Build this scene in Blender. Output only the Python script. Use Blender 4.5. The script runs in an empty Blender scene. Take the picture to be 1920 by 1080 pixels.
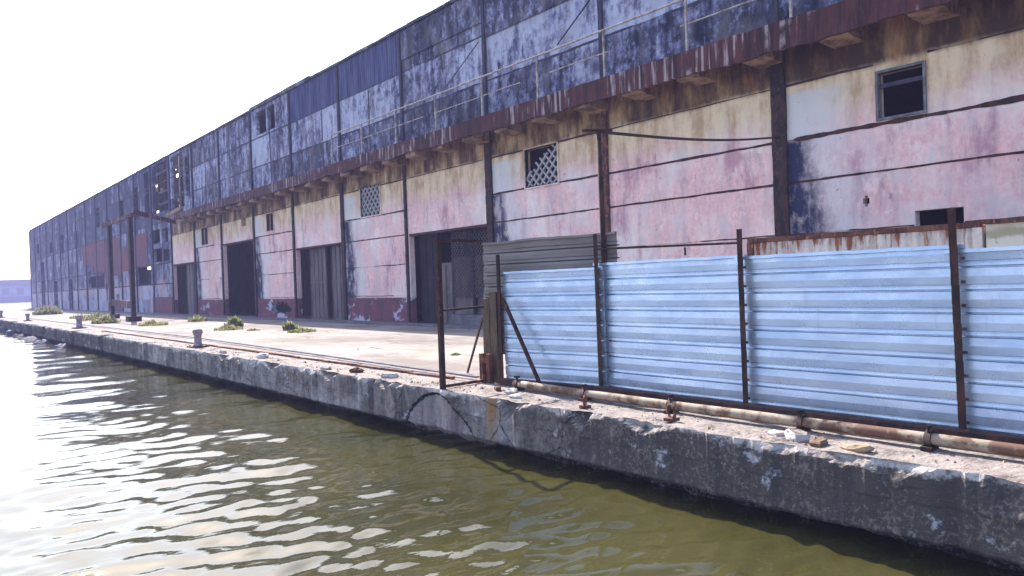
import bpy, math, random
import numpy as np
from mathutils import Vector, Matrix, noise as mn
random.seed(7)
C = bpy.context.scene.collection
sc = bpy.context.scene
CAM_H = 1.8

# ------------------------------------------------------------------ node helper
class Mat:
    def __init__(s, name, rough=0.85, metal=0.0, spec=0.3):
        s.m = bpy.data.materials.new(name); s.m.use_nodes = True
        s.t = s.m.node_tree; s.n = s.t.nodes; s.l = s.t.links
        s.b = s.n['Principled BSDF']
        s.b.inputs['Roughness'].default_value = rough
        s.b.inputs['Metallic'].default_value = metal
        s.b.inputs['Specular IOR Level'].default_value = spec
        g = s.n.new('ShaderNodeNewGeometry'); s.pos = g.outputs['Position']
        sep = s.n.new('ShaderNodeSeparateXYZ'); s.l.new(s.pos, sep.inputs[0])
        s.X, s.Y, s.Z = sep.outputs
    def set(s, inp, v):
        if isinstance(v, bpy.types.NodeSocket): s.l.new(v, inp)
        elif isinstance(v, (tuple, list)) and len(v) == 3 and inp.type == 'RGBA': inp.default_value = (*v, 1)
        else: inp.default_value = v
    def noise(s, sx, sy, sz, detail=6, rough=0.6, off=0.0, dist=0.0):
        a = s.n.new('ShaderNodeVectorMath'); a.operation = 'MULTIPLY_ADD'
        s.l.new(s.pos, a.inputs[0]); a.inputs[1].default_value = (sx, sy, sz); a.inputs[2].default_value = (off, off * 1.7, off * 0.6)
        t = s.n.new('ShaderNodeTexNoise'); s.l.new(a.outputs[0], t.inputs['Vector'])
        t.inputs['Scale'].default_value = 1; t.inputs['Detail'].default_value = detail
        t.inputs['Roughness'].default_value = rough; t.inputs['Distortion'].default_value = dist
        return t.outputs['Fac']
    def voro(s, sx, sy, sz, feature='DISTANCE_TO_EDGE'):
        a = s.n.new('ShaderNodeVectorMath'); a.operation = 'MULTIPLY'
        s.l.new(s.pos, a.inputs[0]); a.inputs[1].default_value = (sx, sy, sz)
        t = s.n.new('ShaderNodeTexVoronoi'); t.feature = feature; s.l.new(a.outputs[0], t.inputs['Vector']); t.inputs['Scale'].default_value = 1
        return t.outputs['Distance']
    def op(s, o, a, b=0.0, c=None):
        m = s.n.new('ShaderNodeMath'); m.operation = o
        s.set(m.inputs[0], a); s.set(m.inputs[1], b)
        if c is not None: s.set(m.inputs[2], c)
        return m.outputs[0]
    def add(s, *a):
        r = a[0]
        for x in a[1:]: r = s.op('ADD', r, x)
        return r
    def mul(s, *a):
        r = a[0]
        for x in a[1:]: r = s.op('MULTIPLY', r, x)
        return r
    def ramp(s, v, lo, hi, a=0.0, b=1.0):
        m = s.n.new('ShaderNodeMapRange'); m.interpolation_type = 'SMOOTHSTEP'
        s.set(m.inputs['Value'], v); m.inputs['From Min'].default_value = lo; m.inputs['From Max'].default_value = hi
        m.inputs['To Min'].default_value = a; m.inputs['To Max'].default_value = b
        return m.outputs['Result']
    def mix(s, f, a, b):
        m = s.n.new('ShaderNodeMix'); m.data_type = 'RGBA'
        s.set(m.inputs['Factor'], f); s.set(m.inputs[6], a); s.set(m.inputs[7], b)
        return m.outputs[2]
    def attr(s, name):
        a = s.n.new('ShaderNodeAttribute'); a.attribute_name = name; return a.outputs['Fac']
    def rnd(s):
        return s.n.new('ShaderNodeObjectInfo').outputs['Random']
    def color(s, v): s.set(s.b.inputs['Base Color'], v)
    def rough(s, v): s.set(s.b.inputs['Roughness'], v)
    def bump(s, h, strength=0.5, dist=0.02):
        b = s.n.new('ShaderNodeBump'); b.inputs['Strength'].default_value = strength; b.inputs['Distance'].default_value = dist
        s.set(b.inputs['Height'], h); s.l.new(b.outputs[0], s.b.inputs['Normal'])

# ------------------------------------------------------------------ materials
def mat_cladding():
    m = Mat('weathered_concrete_cladding', 0.9)
    tone = m.attr('tone')
    streak = m.noise(1, 2.6, 0.33, 5, 0.6)
    blot = m.noise(1, 2.1, 1.7, 10, 0.74, 3.1)
    big = m.noise(0.3, 0.28, 0.35, 3, 0.5, 9.0)
    fine = m.noise(6, 6, 5, 5, 0.7, 2.0)
    flake = m.noise(1, 2.4, 1.9, 10, 0.78, 41.0)
    st2 = m.noise(1, 6.5, 0.55, 5, 0.65, 71.0)
    C_ = lambda v, k: m.mul(m.op('SUBTRACT', v, 0.5), k)
    d = m.add(C_(streak, 0.95), C_(st2, 0.45), C_(blot, 1.55), C_(big, 0.9), C_(fine, 0.6), C_(tone, 1.0), 0.085)
    pale = m.mix(m.noise(1, 0.8, 0.8, 5, 0.6, 5.0), (0.35, 0.365, 0.50), (0.55, 0.54, 0.64))
    mid = m.mix(m.ramp(st2, 0.38, 0.6), (0.105, 0.11, 0.21), (0.21, 0.20, 0.33))
    c = m.mix(m.ramp(d, -0.26, 0.06), pale, mid)
    dark = m.mix(m.ramp(m.noise(1, 3, 1.2, 4, 0.6, 12.0), 0.4, 0.6), (0.014, 0.015, 0.034), (0.046, 0.045, 0.088))
    c = m.mix(m.ramp(d, -0.02, 0.24), c, dark)
    c = m.mix(m.mul(m.ramp(flake, 0.54, 0.64), m.ramp(d, 0.40, 0.1, 0.0, 0.7)), c, m.mix(fine, (0.30, 0.32, 0.48), (0.47, 0.47, 0.60)))
    warm = m.mul(m.ramp(m.noise(1, 0.9, 0.5, 6, 0.65, 81.0), 0.45, 0.66), 0.45)
    c = m.mix(warm, c, (0.27, 0.23, 0.25))
    rust = m.ramp(m.noise(1, 1.7, 0.4, 6, 0.65, 21.0), 0.55, 0.70)
    c = m.mix(m.mul(rust, 0.6), c, (0.11, 0.06, 0.07))
    m.color(c); m.bump(m.add(blot, m.mul(fine, 0.4)), 0.5, 0.03)
    return m.m

def mat_lower():
    m = Mat('pink_plaster', 0.9)
    big = m.noise(0.5, 0.42, 0.5, 5, 0.6, 1.0)
    med = m.noise(1, 1.5, 1.1, 8, 0.68, 4.0)
    fine = m.noise(7, 7, 6, 5, 0.7, 2.0)
    streak = m.noise(1, 2.2, 0.25, 6, 0.65, 7.0)
    pf = m.ramp(m.add(m.mul(big, 0.85), m.mul(med, 0.45)), 0.53, 0.72)
    lav = m.mix(m.ramp(med, 0.35, 0.65), (0.64, 0.52, 0.52), (0.90, 0.75, 0.67))
    c = m.mix(pf, lav, m.mix(m.ramp(fine, 0.35, 0.65), (0.76, 0.41, 0.40), (0.86, 0.57, 0.53)))
    vs = m.noise(1, 2.3, 0.45, 8, 0.68, 91.0)
    c = m.mix(m.ramp(m.add(m.mul(vs, 0.7), m.mul(big, 0.4)), 0.50, 0.68, 0, 0.55), c, (0.50, 0.38, 0.40))
    c = m.mix(m.ramp(m.add(m.mul(med, 0.8), m.mul(fine, 0.3)), 0.60, 0.72, 0, 0.55), c, (0.88, 0.78, 0.74))
    # deeper mauve weathering patches
    c = m.mix(m.mul(m.ramp(m.add(m.mul(m.noise(1, 0.55, 0.4, 7, 0.7, 31.0), 0.7), m.mul(vs, 0.3)), 0.52, 0.62), 0.75), c, (0.42, 0.20, 0.25))
    # rust and dirt washed down from the canopy
    zz = m.add(m.Z, m.mul(streak, 0.9), m.mul(m.noise(1, 0.55, 0.25, 6, 0.65, 77.0), 1.4), m.mul(med, 0.4))
    c = m.mix(m.ramp(zz, 6.4, 7.6, 0, 0.85), c, m.mix(m.ramp(m.add(m.mul(vs, 0.5), m.mul(med, 0.5)), 0.42, 0.60), (0.76, 0.60, 0.37), (0.44, 0.28, 0.13)))
    st2 = m.noise(1, 0.9, 0.22, 7, 0.7, 61.0)
    tv = m.add(m.mul(st2, 0.9), m.mul(streak, 0.35), m.mul(med, 0.35))
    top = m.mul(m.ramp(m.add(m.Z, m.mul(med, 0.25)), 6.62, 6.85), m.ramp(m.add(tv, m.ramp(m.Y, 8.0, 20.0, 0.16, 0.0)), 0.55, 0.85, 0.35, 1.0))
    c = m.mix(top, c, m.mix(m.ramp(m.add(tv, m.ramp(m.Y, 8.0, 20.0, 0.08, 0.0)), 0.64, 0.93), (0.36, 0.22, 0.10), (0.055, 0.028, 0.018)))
    orange = m.mul(m.ramp(m.Z, 6.2, 6.9), m.ramp(m.noise(1, 1.3, 0.5, 6, 0.7, 44.0), 0.56, 0.68))
    c = m.mix(m.mul(orange, 0.8), c, (0.30, 0.11, 0.03))
    # dark mould running down beside every second column
    u = m.op('FRACT', m.op('DIVIDE', m.op('SUBTRACT', 134.55, m.Y), 12.4))
    edge = m.add(m.mul(u, 12.4), m.mul(med, 1.6), m.mul(fine, 0.5), m.mul(m.ramp(m.Z, 2.5, 5.3), 0.45))
    mould = m.mul(m.ramp(edge, 2.0, 2.7, 1, 0), m.ramp(m.Z, 5.1, 5.3, 1, 0.0), m.ramp(m.add(m.mul(med, 0.7), m.mul(streak, 0.4)), 0.42, 0.58, 0.55, 1))
    c = m.mix(mould, c, (0.022, 0.026, 0.07))
    pale = m.mul(m.ramp(edge, 2.2, 3.8, 1, 0), m.ramp(m.Z, 6.3, 6.5, 1, 0))
    c = m.mix(m.mul(pale, m.op('SUBTRACT', 1.0, mould), 0.8), c, (0.60, 0.59, 0.60))
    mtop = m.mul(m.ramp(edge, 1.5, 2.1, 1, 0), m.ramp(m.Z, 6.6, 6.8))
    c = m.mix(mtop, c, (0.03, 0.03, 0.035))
    # dark red painted plinth that is peeling away
    pl = m.ramp(m.add(m.Z, m.mul(fine, 0.06)), 1.24, 1.30, 1, 0)
    peel = m.ramp(m.add(m.noise(1, 0.5, 0.8, 7, 0.6, 17.0), m.mul(fine, 0.15)), 0.62, 0.66)
    pc = m.mix(peel, m.mix(m.ramp(med, 0.4, 0.6), (0.20, 0.06, 0.085), (0.11, 0.05, 0.07)), (0.42, 0.42, 0.52))
    c = m.mix(pl, c, pc)
    spk = m.ramp(m.add(m.mul(m.noise(9, 4, 3, 8, 0.75, 55.0), 0.8), m.mul(big, 0.2)), 0.58, 0.66)
    c = m.mix(m.mul(spk, 0.6), c, (0.12, 0.07, 0.10))
    m.color(c); m.bump(m.add(med, m.mul(fine, 0.5)), 0.35, 0.02)
    return m.m

def mat_ruin():
    m = Mat('stained_ruin_concrete', 0.95)
    tone = m.attr('tone')
    streak = m.noise(1, 1.3, 0.4, 6, 0.65, 2.0); blot = m.noise(1, 0.9, 0.9, 8, 0.7, 8.0)
    d = m.add(m.mul(streak, 0.6), m.mul(blot, 0.7), m.mul(tone, 0.5))
    c = m.mix(m.ramp(d, 0.70, 1.0), (0.34, 0.35, 0.45), (0.045, 0.05, 0.10))
    pk = m.mul(m.ramp(m.Z, 2.5, 4.6, 1, 0), m.ramp(m.noise(1, 0.35, 0.6, 6, 0.65, 27.0), 0.46, 0.58))
    c = m.mix(m.mul(pk, 0.6), c, (0.42, 0.30, 0.34))
    m.color(c); m.bump(blot, 0.5, 0.05)
    return m.m

def mat_brick():
    m = Mat('old_red_brick', 0.95)
    b = m.n.new('ShaderNodeTexBrick')
    cv = m.n.new('ShaderNodeCombineXYZ'); m.l.new(m.Y, cv.inputs[0]); m.l.new(m.Z, cv.inputs[1])
    m.l.new(cv.outputs[0], b.inputs['Vector']); b.inputs['Scale'].default_value = 3.0
    b.inputs['Color1'].default_value = (0.20, 0.05, 0.06, 1); b.inputs['Color2'].default_value = (0.14, 0.045, 0.06, 1)
    b.inputs['Mortar'].default_value = (0.2, 0.14, 0.16, 1); b.inputs['Mortar Size'].default_value = 0.015
    m.color(m.mix(m.ramp(m.noise(1, 0.7, 0.5, 6, 0.7), 0.42, 0.66), b.outputs['Color'], (0.09, 0.06, 0.10)))
    return m.m

def mat_rust(name='rusty_steel', dark=(0.025, 0.014, 0.014), mid=(0.075, 0.03, 0.022), hot=(0.24, 0.085, 0.03), amt=0.6):
    m = Mat(name, 0.85)
    a = m.noise(4, 4, 2.5, 8, 0.7, 1.0); b = m.noise(9, 9, 5, 6, 0.7, 6.0)
    c = m.mix(m.ramp(a, 0.4, 0.6), dark, mid)
    c = m.mix(m.ramp(b, amt, amt + 0.12), c, hot)
    m.color(c); m.bump(b, 0.5, 0.01)
    return m.m

def mat_fascia():
    m = Mat('rust_stained_fascia', 0.9)
    st = m.noise(2, 4.5, 0.5, 6, 0.7, 1.0); bl = m.noise(1, 0.6, 0.6, 5, 0.6, 3.0)
    c = m.mix(m.ramp(st, 0.38, 0.6), (0.032, 0.013, 0.014), (0.095, 0.030, 0.030))
    f = m.mul(m.ramp(m.noise(2, 5.0, 0.35, 5, 0.6, 9.0), 0.50, 0.60), m.ramp(bl, 0.45, 0.56))
    c = m.mix(m.mul(f, 0.8), c, (0.42, 0.33, 0.34))
    c = m.mix(m.ramp(m.noise(2, 2.2, 0.8, 6, 0.7, 14.0), 0.60, 0.72), c, (0.03, 0.02, 0.03))
    m.color(c); m.bump(st, 0.4, 0.02)
    return m.m

def mat_soffit():
    m = Mat('stained_soffit_concrete', 0.95)
    a = m.noise(2, 1.6, 1.2, 7, 0.7, 2.0)
    m.color(m.mix(m.ramp(a, 0.4, 0.62), (0.36, 0.25, 0.16), (0.12, 0.07, 0.045))); m.bump(a, 0.5, 0.03)
    return m.m

def mat_quay():
    m = Mat('quay_wall_concrete', 0.9)
    C5 = lambda v: m.op('SUBTRACT', v, 0.5)
    streak = m.noise(2, 3.0, 0.5, 6, 0.65, 1.0); blot = m.noise(2.2, 1.4, 1.8, 9, 0.72, 5.0); fine = m.noise(14, 14, 14, 5, 0.7, 2.0)
    big = m.noise(0.4, 0.22, 0.4, 3, 0.5, 8.0)
    d = m.add(m.mul(streak, 0.5), m.mul(blot, 0.7), m.mul(big, 0.35), m.mul(fine, 0.15), m.ramp(m.Y, 4.5, 10.0, 0.20, 0.0), m.ramp(m.Y, 30.0, 46.0, 0.0, 0.24))
    face = m.mix(m.ramp(d, 0.66, 0.98), m.mix(m.ramp(m.noise(1, 0.7, 1.5, 6, 0.7, 51.0), 0.42, 0.6), (0.46, 0.42, 0.42), (0.36, 0.29, 0.26)), (0.082, 0.070, 0.068))
    # chipped pale concrete just under the lip, and salt scabs
    sc_ = m.add(m.Z, m.mul(m.noise(3, 1.3, 2, 8, 0.75, 19.0), 0.62), m.mul(fine, 0.12))
    face = m.mix(m.ramp(sc_, 0.26, 0.34, 0, 0.9), face, (0.60, 0.55, 0.53))
    scab = m.ramp(m.add(m.noise(2, 1.6, 2.0, 9, 0.75, 33.0), m.mul(fine, 0.2)), 0.68, 0.76)
    face = m.mix(m.mul(scab, 0.8), face, (0.55, 0.55, 0.62))
    # tide line: dark soaked weed at the bottom, recess shade painted into the same black
    wet_shade = m.ramp(m.add(m.Z, m.mul(blot, 0.22)), -0.66, -0.56, 1, 0)
    face = m.mix(m.mul(wet_shade, 0.93), face, (0.012, 0.013, 0.02))
    # rust run below the frame
    ry = m.op('ABSOLUTE', m.op('SUBTRACT', m.add(m.Y, m.mul(fine, 0.08)), 9.30))
    face = m.mix(m.mul(m.ramp(ry, 0.05, 0.2, 1, 0), m.ramp(m.Z, -0.6, -0.2, 0.5, 1.0), m.ramp(streak, 0.3, 0.5, 0.6, 1), 0.85), face, (0.34, 0.17, 0.06))
    crk = m.mul(m.ramp(m.add(m.voro(0.9, 0.9, 1.5), m.mul(C5(fine), 0.06)), 0.0, 0.022, 1, 0), m.ramp(m.noise(1, 0.5, 0.5, 3, 0.5, 71.0), 0.50, 0.56))
    face = m.mix(m.mul(crk, 0.85), face, (0.015, 0.013, 0.018))
    pour = m.mul(m.ramp(m.op('ABSOLUTE', m.add(m.Z, 0.36, m.mul(C5(blot), 0.03))), 0.004, 0.016, 1, 0), m.ramp(blot, 0.42, 0.55))
    face = m.mix(m.mul(pour, 0.6), face, (0.03, 0.027, 0.03))
    agg = m.ramp(m.add(m.mul(m.noise(22, 22, 22, 3, 0.7, 4.0), 0.7), m.mul(m.noise(3, 2.2, 3, 6, 0.7, 14.0), 0.5)), 0.60, 0.72)
    face = m.mix(m.mul(agg, 0.5), face, (0.30, 0.25, 0.22))
    # arched crack
    dy = m.op('SUBTRACT', m.add(m.Y, m.mul(m.op('SUBTRACT', blot, 0.5), 0.55)), 10.85)
    arch = m.op('SUBTRACT', -0.10, m.mul(dy, dy, 0.56))
    dist = m.op('ABSOLUTE', m.op('SUBTRACT', m.Z, arch))
    dist = m.op('DIVIDE', dist, m.op('SQRT', m.add(1.0, m.mul(dy, dy, 1.25))))
    cr = m.mul(m.ramp(m.add(dist, m.mul(m.op('SUBTRACT', fine, 0.5), 0.06)), 0.008, 0.034, 1, 0), m.ramp(m.op('ABSOLUTE', dy), 1.0, 1.25, 1, 0))
    inside = m.mul(m.ramp(m.op('SUBTRACT', m.Z, arch), -0.05, 0.0, 1, 0), m.ramp(m.op('ABSOLUTE', dy), 0.9, 1.1, 1, 0))
    face = m.mix(m.mul(inside, m.ramp(streak, 0.4, 0.6, 0.8, 0.3)), face, (0.36, 0.29, 0.29))
    face = m.mix(cr, face, (0.012, 0.012, 0.02))
    nz = m.n.new('ShaderNodeNewGeometry'); sp = m.n.new('ShaderNodeSeparateXYZ'); m.l.new(nz.outputs['True Normal'], sp.inputs[0])
    topc = m.mix(m.ramp(m.add(m.mul(blot, 0.7), m.mul(fine, 0.4)), 0.50, 0.70), (0.30, 0.25, 0.225), (0.075, 0.06, 0.055))
    m.color(m.mix(m.ramp(sp.outputs[2], 0.55, 0.75), face, topc))
    m.bump(m.add(m.mul(blot, 1.0), m.mul(fine, 0.5), m.mul(m.noise(5, 5, 5, 6, 0.7, 66.0), 0.6)), 1.0, 0.06)
    return m.m

def mat_apron():
    m = Mat('sandy_apron_concrete', 0.95)
    big = m.noise(0.35, 0.25, 0.35, 6, 0.65, 1.0); med = m.noise(1.6, 0.9, 1, 8, 0.7, 4.0); fine = m.noise(18, 14, 10, 4, 0.7, 2.0)
    c = m.mix(m.ramp(m.add(big, m.mul(med, 0.5)), 0.6, 0.95), (0.30, 0.265, 0.24), (0.17, 0.14, 0.125))
    c = m.mix(m.mul(m.ramp(fine, 0.55, 0.7), 0.45), c, (0.20, 0.16, 0.14))
    jx = m.op('FRACT', m.op('DIVIDE', m.add(m.X, m.mul(med, 0.06)), 2.45)); jy = m.op('FRACT', m.op('DIVIDE', m.add(m.Y, m.mul(med, 0.06)), 4.1))
    j = m.op('MAXIMUM', m.ramp(m.op('ABSOLUTE', m.op('SUBTRACT', jx, 0.5)), 0.005, 0.022, 1, 0), m.ramp(m.op('ABSOLUTE', m.op('SUBTRACT', jy, 0.5)), 0.004, 0.012, 1, 0))
    c = m.mix(m.mul(j, 0.7), c, (0.15, 0.12, 0.10))
    c = m.mix(m.mul(m.ramp(m.noise(0.5, 0.28, 0.5, 7, 0.7, 23.0), 0.56, 0.68), 0.7), c, (0.20, 0.19, 0.10))
    ck = m.mul(m.ramp(m.add(m.voro(0.5, 0.35, 0.5), m.mul(m.op('SUBTRACT', fine, 0.5), 0.03)), 0.0, 0.014, 1, 0), m.ramp(m.noise(0.3, 0.2, 0.3, 3, 0.5, 81.0), 0.47, 0.53))
    c = m.mix(m.mul(ck, 0.8), c, (0.07, 0.055, 0.045))
    oil = m.ramp(m.add(m.mul(m.noise(0.9, 0.35, 0.9, 6, 0.65, 91.0), 0.8), m.mul(fine, 0.15)), 0.52, 0.64)
    c = m.mix(m.mul(oil, 0.55), c, (0.12, 0.095, 0.085))
    m.color(c); m.bump(m.add(med, m.mul(fine, 0.3), m.mul(j, -0.5), m.mul(ck, -0.6)), 0.5, 0.03)
    return m.m

def mat_sheet(name, base, alt, metal=0.5, rough=0.30):
    m = Mat(name, rough, metal, 0.5)
    a = m.noise(1, 0.9, 5, 6, 0.65, 1.0); b = m.noise(2, 3, 3, 8, 0.72, 6.0); s = m.noise(2, 7, 1.2, 6, 0.7, 10.0)
    c = m.mix(m.ramp(a, 0.36, 0.64), base, alt)
    hz_ = m.noise(1, 0.7, 9, 7, 0.7, 25.0)
    c = m.mix(m.ramp(hz_, 0.45, 0.70, 0, 0.30), c, tuple(min(0.9, x * 1.25) for x in base))
    sc_ = m.mul(m.ramp(m.noise(1, 2.2, 6, 9, 0.75, 15.0), 0.58, 0.66), m.ramp(m.noise(1, 0.6, 0.8, 2, 0.5, 35.0), 0.48, 0.62))
    c = m.mix(m.mul(sc_, 0.22), c, tuple(x * 0.5 for x in base))
    rs_ = m.mul(m.ramp(m.noise(1, 9, 0.8, 5, 0.6, 45.0), 0.60, 0.70), m.ramp(b, 0.45, 0.6))
    c = m.mix(m.mul(rs_, 0.25), c, (0.25, 0.15, 0.11))
    c = m.mix(m.ramp(m.rnd(), 0.0, 1.0, 0.0, 0.35), c, tuple(x * 0.62 for x in base))
    low = m.mul(m.ramp(m.add(m.Z, m.mul(s, 0.5)), 0.3, 0.62, 1, 0), m.ramp(s, 0.4, 0.6, 0.2, 1.0))
    c = m.mix(m.mul(low, 0.4), c, (0.36, 0.31, 0.28))
    m.color(c); m.rough(m.ramp(b, 0.3, 0.7, rough - 0.08, rough + 0.15))
    m.bump(m.noise(1, 1.2, 1.5, 3, 0.5, 3.0), 0.25, 0.05)
    return m.m

def mat_simple(name, a, b, rough=0.85, metal=0.0, sc3=(4, 4, 4), bump=0.3):
    m = Mat(name, rough, metal)
    n = m.noise(*sc3, 7, 0.68, 3.0)
    m.color(m.mix(m.ramp(n, 0.38, 0.64), a, b)); m.bump(n, bump, 0.015)
    return m.m

def mat_painted_rust():
    m = Mat('rusting_white_corrugated', 0.8)
    st = m.noise(3, 5, 0.8, 6, 0.7, 2.0); b = m.noise(3, 3, 3, 7, 0.7, 7.0)
    c = m.mix(m.ramp(b, 0.35, 0.65), (0.62, 0.55, 0.50), (0.45, 0.37, 0.34))
    c = m.mix(m.ramp(m.add(st, m.mul(m.ramp(m.Z, 1.9, 2.45), 0.12)), 0.56, 0.68), c, (0.22, 0.08, 0.035))
    m.color(c); return m.m

def mat_mossy():
    m = Mat('mossy_white_plaster', 0.9)
    b = m.noise(3, 3, 3, 7, 0.7, 7.0)
    z = m.add(m.Z, m.mul(b, 0.25))
    band = m.mul(m.ramp(z, 2.34, 2.40), m.ramp(z, 2.46, 2.56, 1, 0))
    c = m.mix(m.mul(band, 0.7), (0.60, 0.54, 0.46), (0.24, 0.21, 0.10))
    m.color(m.mix(m.ramp(b, 0.6, 0.7), c, (0.3, 0.22, 0.15))); return m.m

def mat_pipe():
    m = Mat('old_cream_pipe_paint', 0.75)
    b = m.noise(3, 3, 3, 8, 0.72, 7.0); s = m.noise(2, 1.2, 2, 5, 0.6, 3.0)
    c = m.mix(m.ramp(b, 0.4, 0.62), (0.34, 0.27, 0.20), (0.19, 0.135, 0.095))
    m.color(m.mix(m.ramp(m.add(b, m.mul(s, 0.5)), 0.72, 0.84), c, (0.13, 0.065, 0.04))); m.bump(b, 0.4, 0.01)
    return m.m

def mat_water():
    m = Mat('murky_green_water', 0.03, 0.0, 0.5)
    m.b.inputs['IOR'].default_value = 1.46
    a = m.noise(0.25, 0.25, 1, 4, 0.55, 2.0)
    m.color(m.mix(m.ramp(a, 0.35, 0.65), (0.030, 0.0285, 0.0085), (0.050, 0.045, 0.014)))
    m.bump(m.noise(4.5, 11, 1, 3, 0.5, 4.0), 0.16, 0.02)
    return m.m

def mat_leaf(name, a, b):
    m = Mat(name, 0.7)
    r = m.noise(5, 5, 5, 3, 0.6, 1.0)
    c = m.mix(m.ramp(r, 0.35, 0.65), a, b); m.color(c)
    t = m.n.new('ShaderNodeBsdfTranslucent'); m.l.new(c, t.inputs[0])
    x = m.n.new('ShaderNodeMixShader'); x.inputs[0].default_value = 0.5
    m.l.new(m.b.outputs[0], x.inputs[1]); m.l.new(t.outputs[0], x.inputs[2]); m.l.new(x.outputs[0], m.n['Material Output'].inputs[0])
    return m.m

M = dict(
    clad=mat_cladding(), lower=mat_lower(), ruin=mat_ruin(), brick=mat_brick(),
    rust=mat_rust(), rustred=mat_rust('red_brown_rust', (0.05, 0.02, 0.018), (0.14, 0.055, 0.035), (0.33, 0.13, 0.05), 0.52),
    joint=mat_rust('rusty_joint', (0.03, 0.012, 0.010), (0.075, 0.030, 0.024), (0.16, 0.07, 0.045), 0.58),
    darkcol=mat_rust('dark_column_steel', (0.014, 0.011, 0.015), (0.055, 0.026, 0.022), (0.15, 0.065, 0.04), 0.57),
    upcol=mat_simple('dark_blue_grey_column', (0.03, 0.03, 0.06), (0.07, 0.06, 0.09), 0.9, 0, (3, 3, 1.5)),
    fascia=mat_fascia(), soffit=mat_soffit(), quay=mat_quay(), apron=mat_apron(),
    blue=mat_sheet('pale_blue_sheet_metal', (0.46, 0.555, 0.73), (0.60, 0.67, 0.80)),
    grey=mat_sheet('dull_grey_sheet_metal', (0.22, 0.175, 0.16), (0.30, 0.25, 0.23), 0.0, 0.65),
    corr=mat_simple('dark_blue_corrugated_cladding', (0.05, 0.055, 0.14), (0.13, 0.13, 0.25), 0.8, 0, (1, 3.2, 0.3)),
    rail=mat_simple('pale_galvanised_rail', (0.50, 0.44, 0.42), (0.22, 0.15, 0.13), 0.7, 0.0, (3, 3, 3)),
    wframe=mat_simple('weathered_teal_frame', (0.10, 0.10, 0.115), (0.22, 0.21, 0.21), 0.8, 0, (4, 4, 3)),
    lattice=mat_simple('pale_breeze_block', (0.42, 0.40, 0.42), (0.30, 0.28, 0.30), 0.9),
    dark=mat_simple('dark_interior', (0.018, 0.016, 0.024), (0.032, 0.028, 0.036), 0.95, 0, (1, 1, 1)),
    doorm=mat_simple('grey_blue_door_steel', (0.075, 0.062, 0.075), (0.155, 0.12, 0.125), 0.75, 0, (2, 2.5, 0.6)),
    doorm2=mat_simple('patched_door_steel', (0.085, 0.072, 0.075), (0.165, 0.125, 0.115), 0.75, 0, (2, 2, 0.9)),
    prust=mat_painted_rust(), mossy=mat_mossy(), pipe=mat_pipe(), water=mat_water(),
    rubble=mat_simple('broken_concrete', (0.55, 0.50, 0.47), (0.34, 0.29, 0.28), 0.95, 0, (9, 9, 9), 0.8),
    kerb=mat_simple('shade_dark_kerb_concrete', (0.10, 0.09, 0.115), (0.17, 0.15, 0.17), 0.9, 0, (2, 1.5, 2)),  # darkened so the foot kerb carries the wall-base shadow in its colour
    rock=mat_simple('dark_wet_rock', (0.05, 0.045, 0.075), (0.13, 0.12, 0.16), 0.8, 0, (3, 3, 3), 0.8),
    wood=mat_simple('rotting_timber', (0.075, 0.05, 0.035), (0.15, 0.10, 0.06), 0.9, 0, (10, 10, 2)),
    bollard=mat_simple('flaking_bollard_paint', (0.34, 0.28, 0.30), (0.16, 0.11, 0.12), 0.8, 0, (7, 7, 7)),
    roof=mat_simple('roof_sheeting', (0.10, 0.10, 0.12), (0.16, 0.15, 0.17), 0.9, 0, (1, 1, 1)),
    farwall=mat_simple('far_shed_wall', (0.32, 0.33, 0.40), (0.24, 0.25, 0.33), 0.9, 0, (0.08, 0.08, 0.3)),
    farroof=mat_simple('far_shed_roof', (0.15, 0.15, 0.19), (0.20, 0.19, 0.22), 0.9, 0, (0.05, 0.05, 0.3)),
    leaf=mat_leaf('bright_weed_leaf', (0.12, 0.16, 0.025), (0.24, 0.26, 0.06)),
    dry=mat_leaf('dry_weed_leaf', (0.20, 0.19, 0.09), (0.33, 0.30, 0.17)),
    cable=mat_simple('black_cable', (0.03, 0.02, 0.02), (0.05, 0.03, 0.03), 0.7),
)

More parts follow.
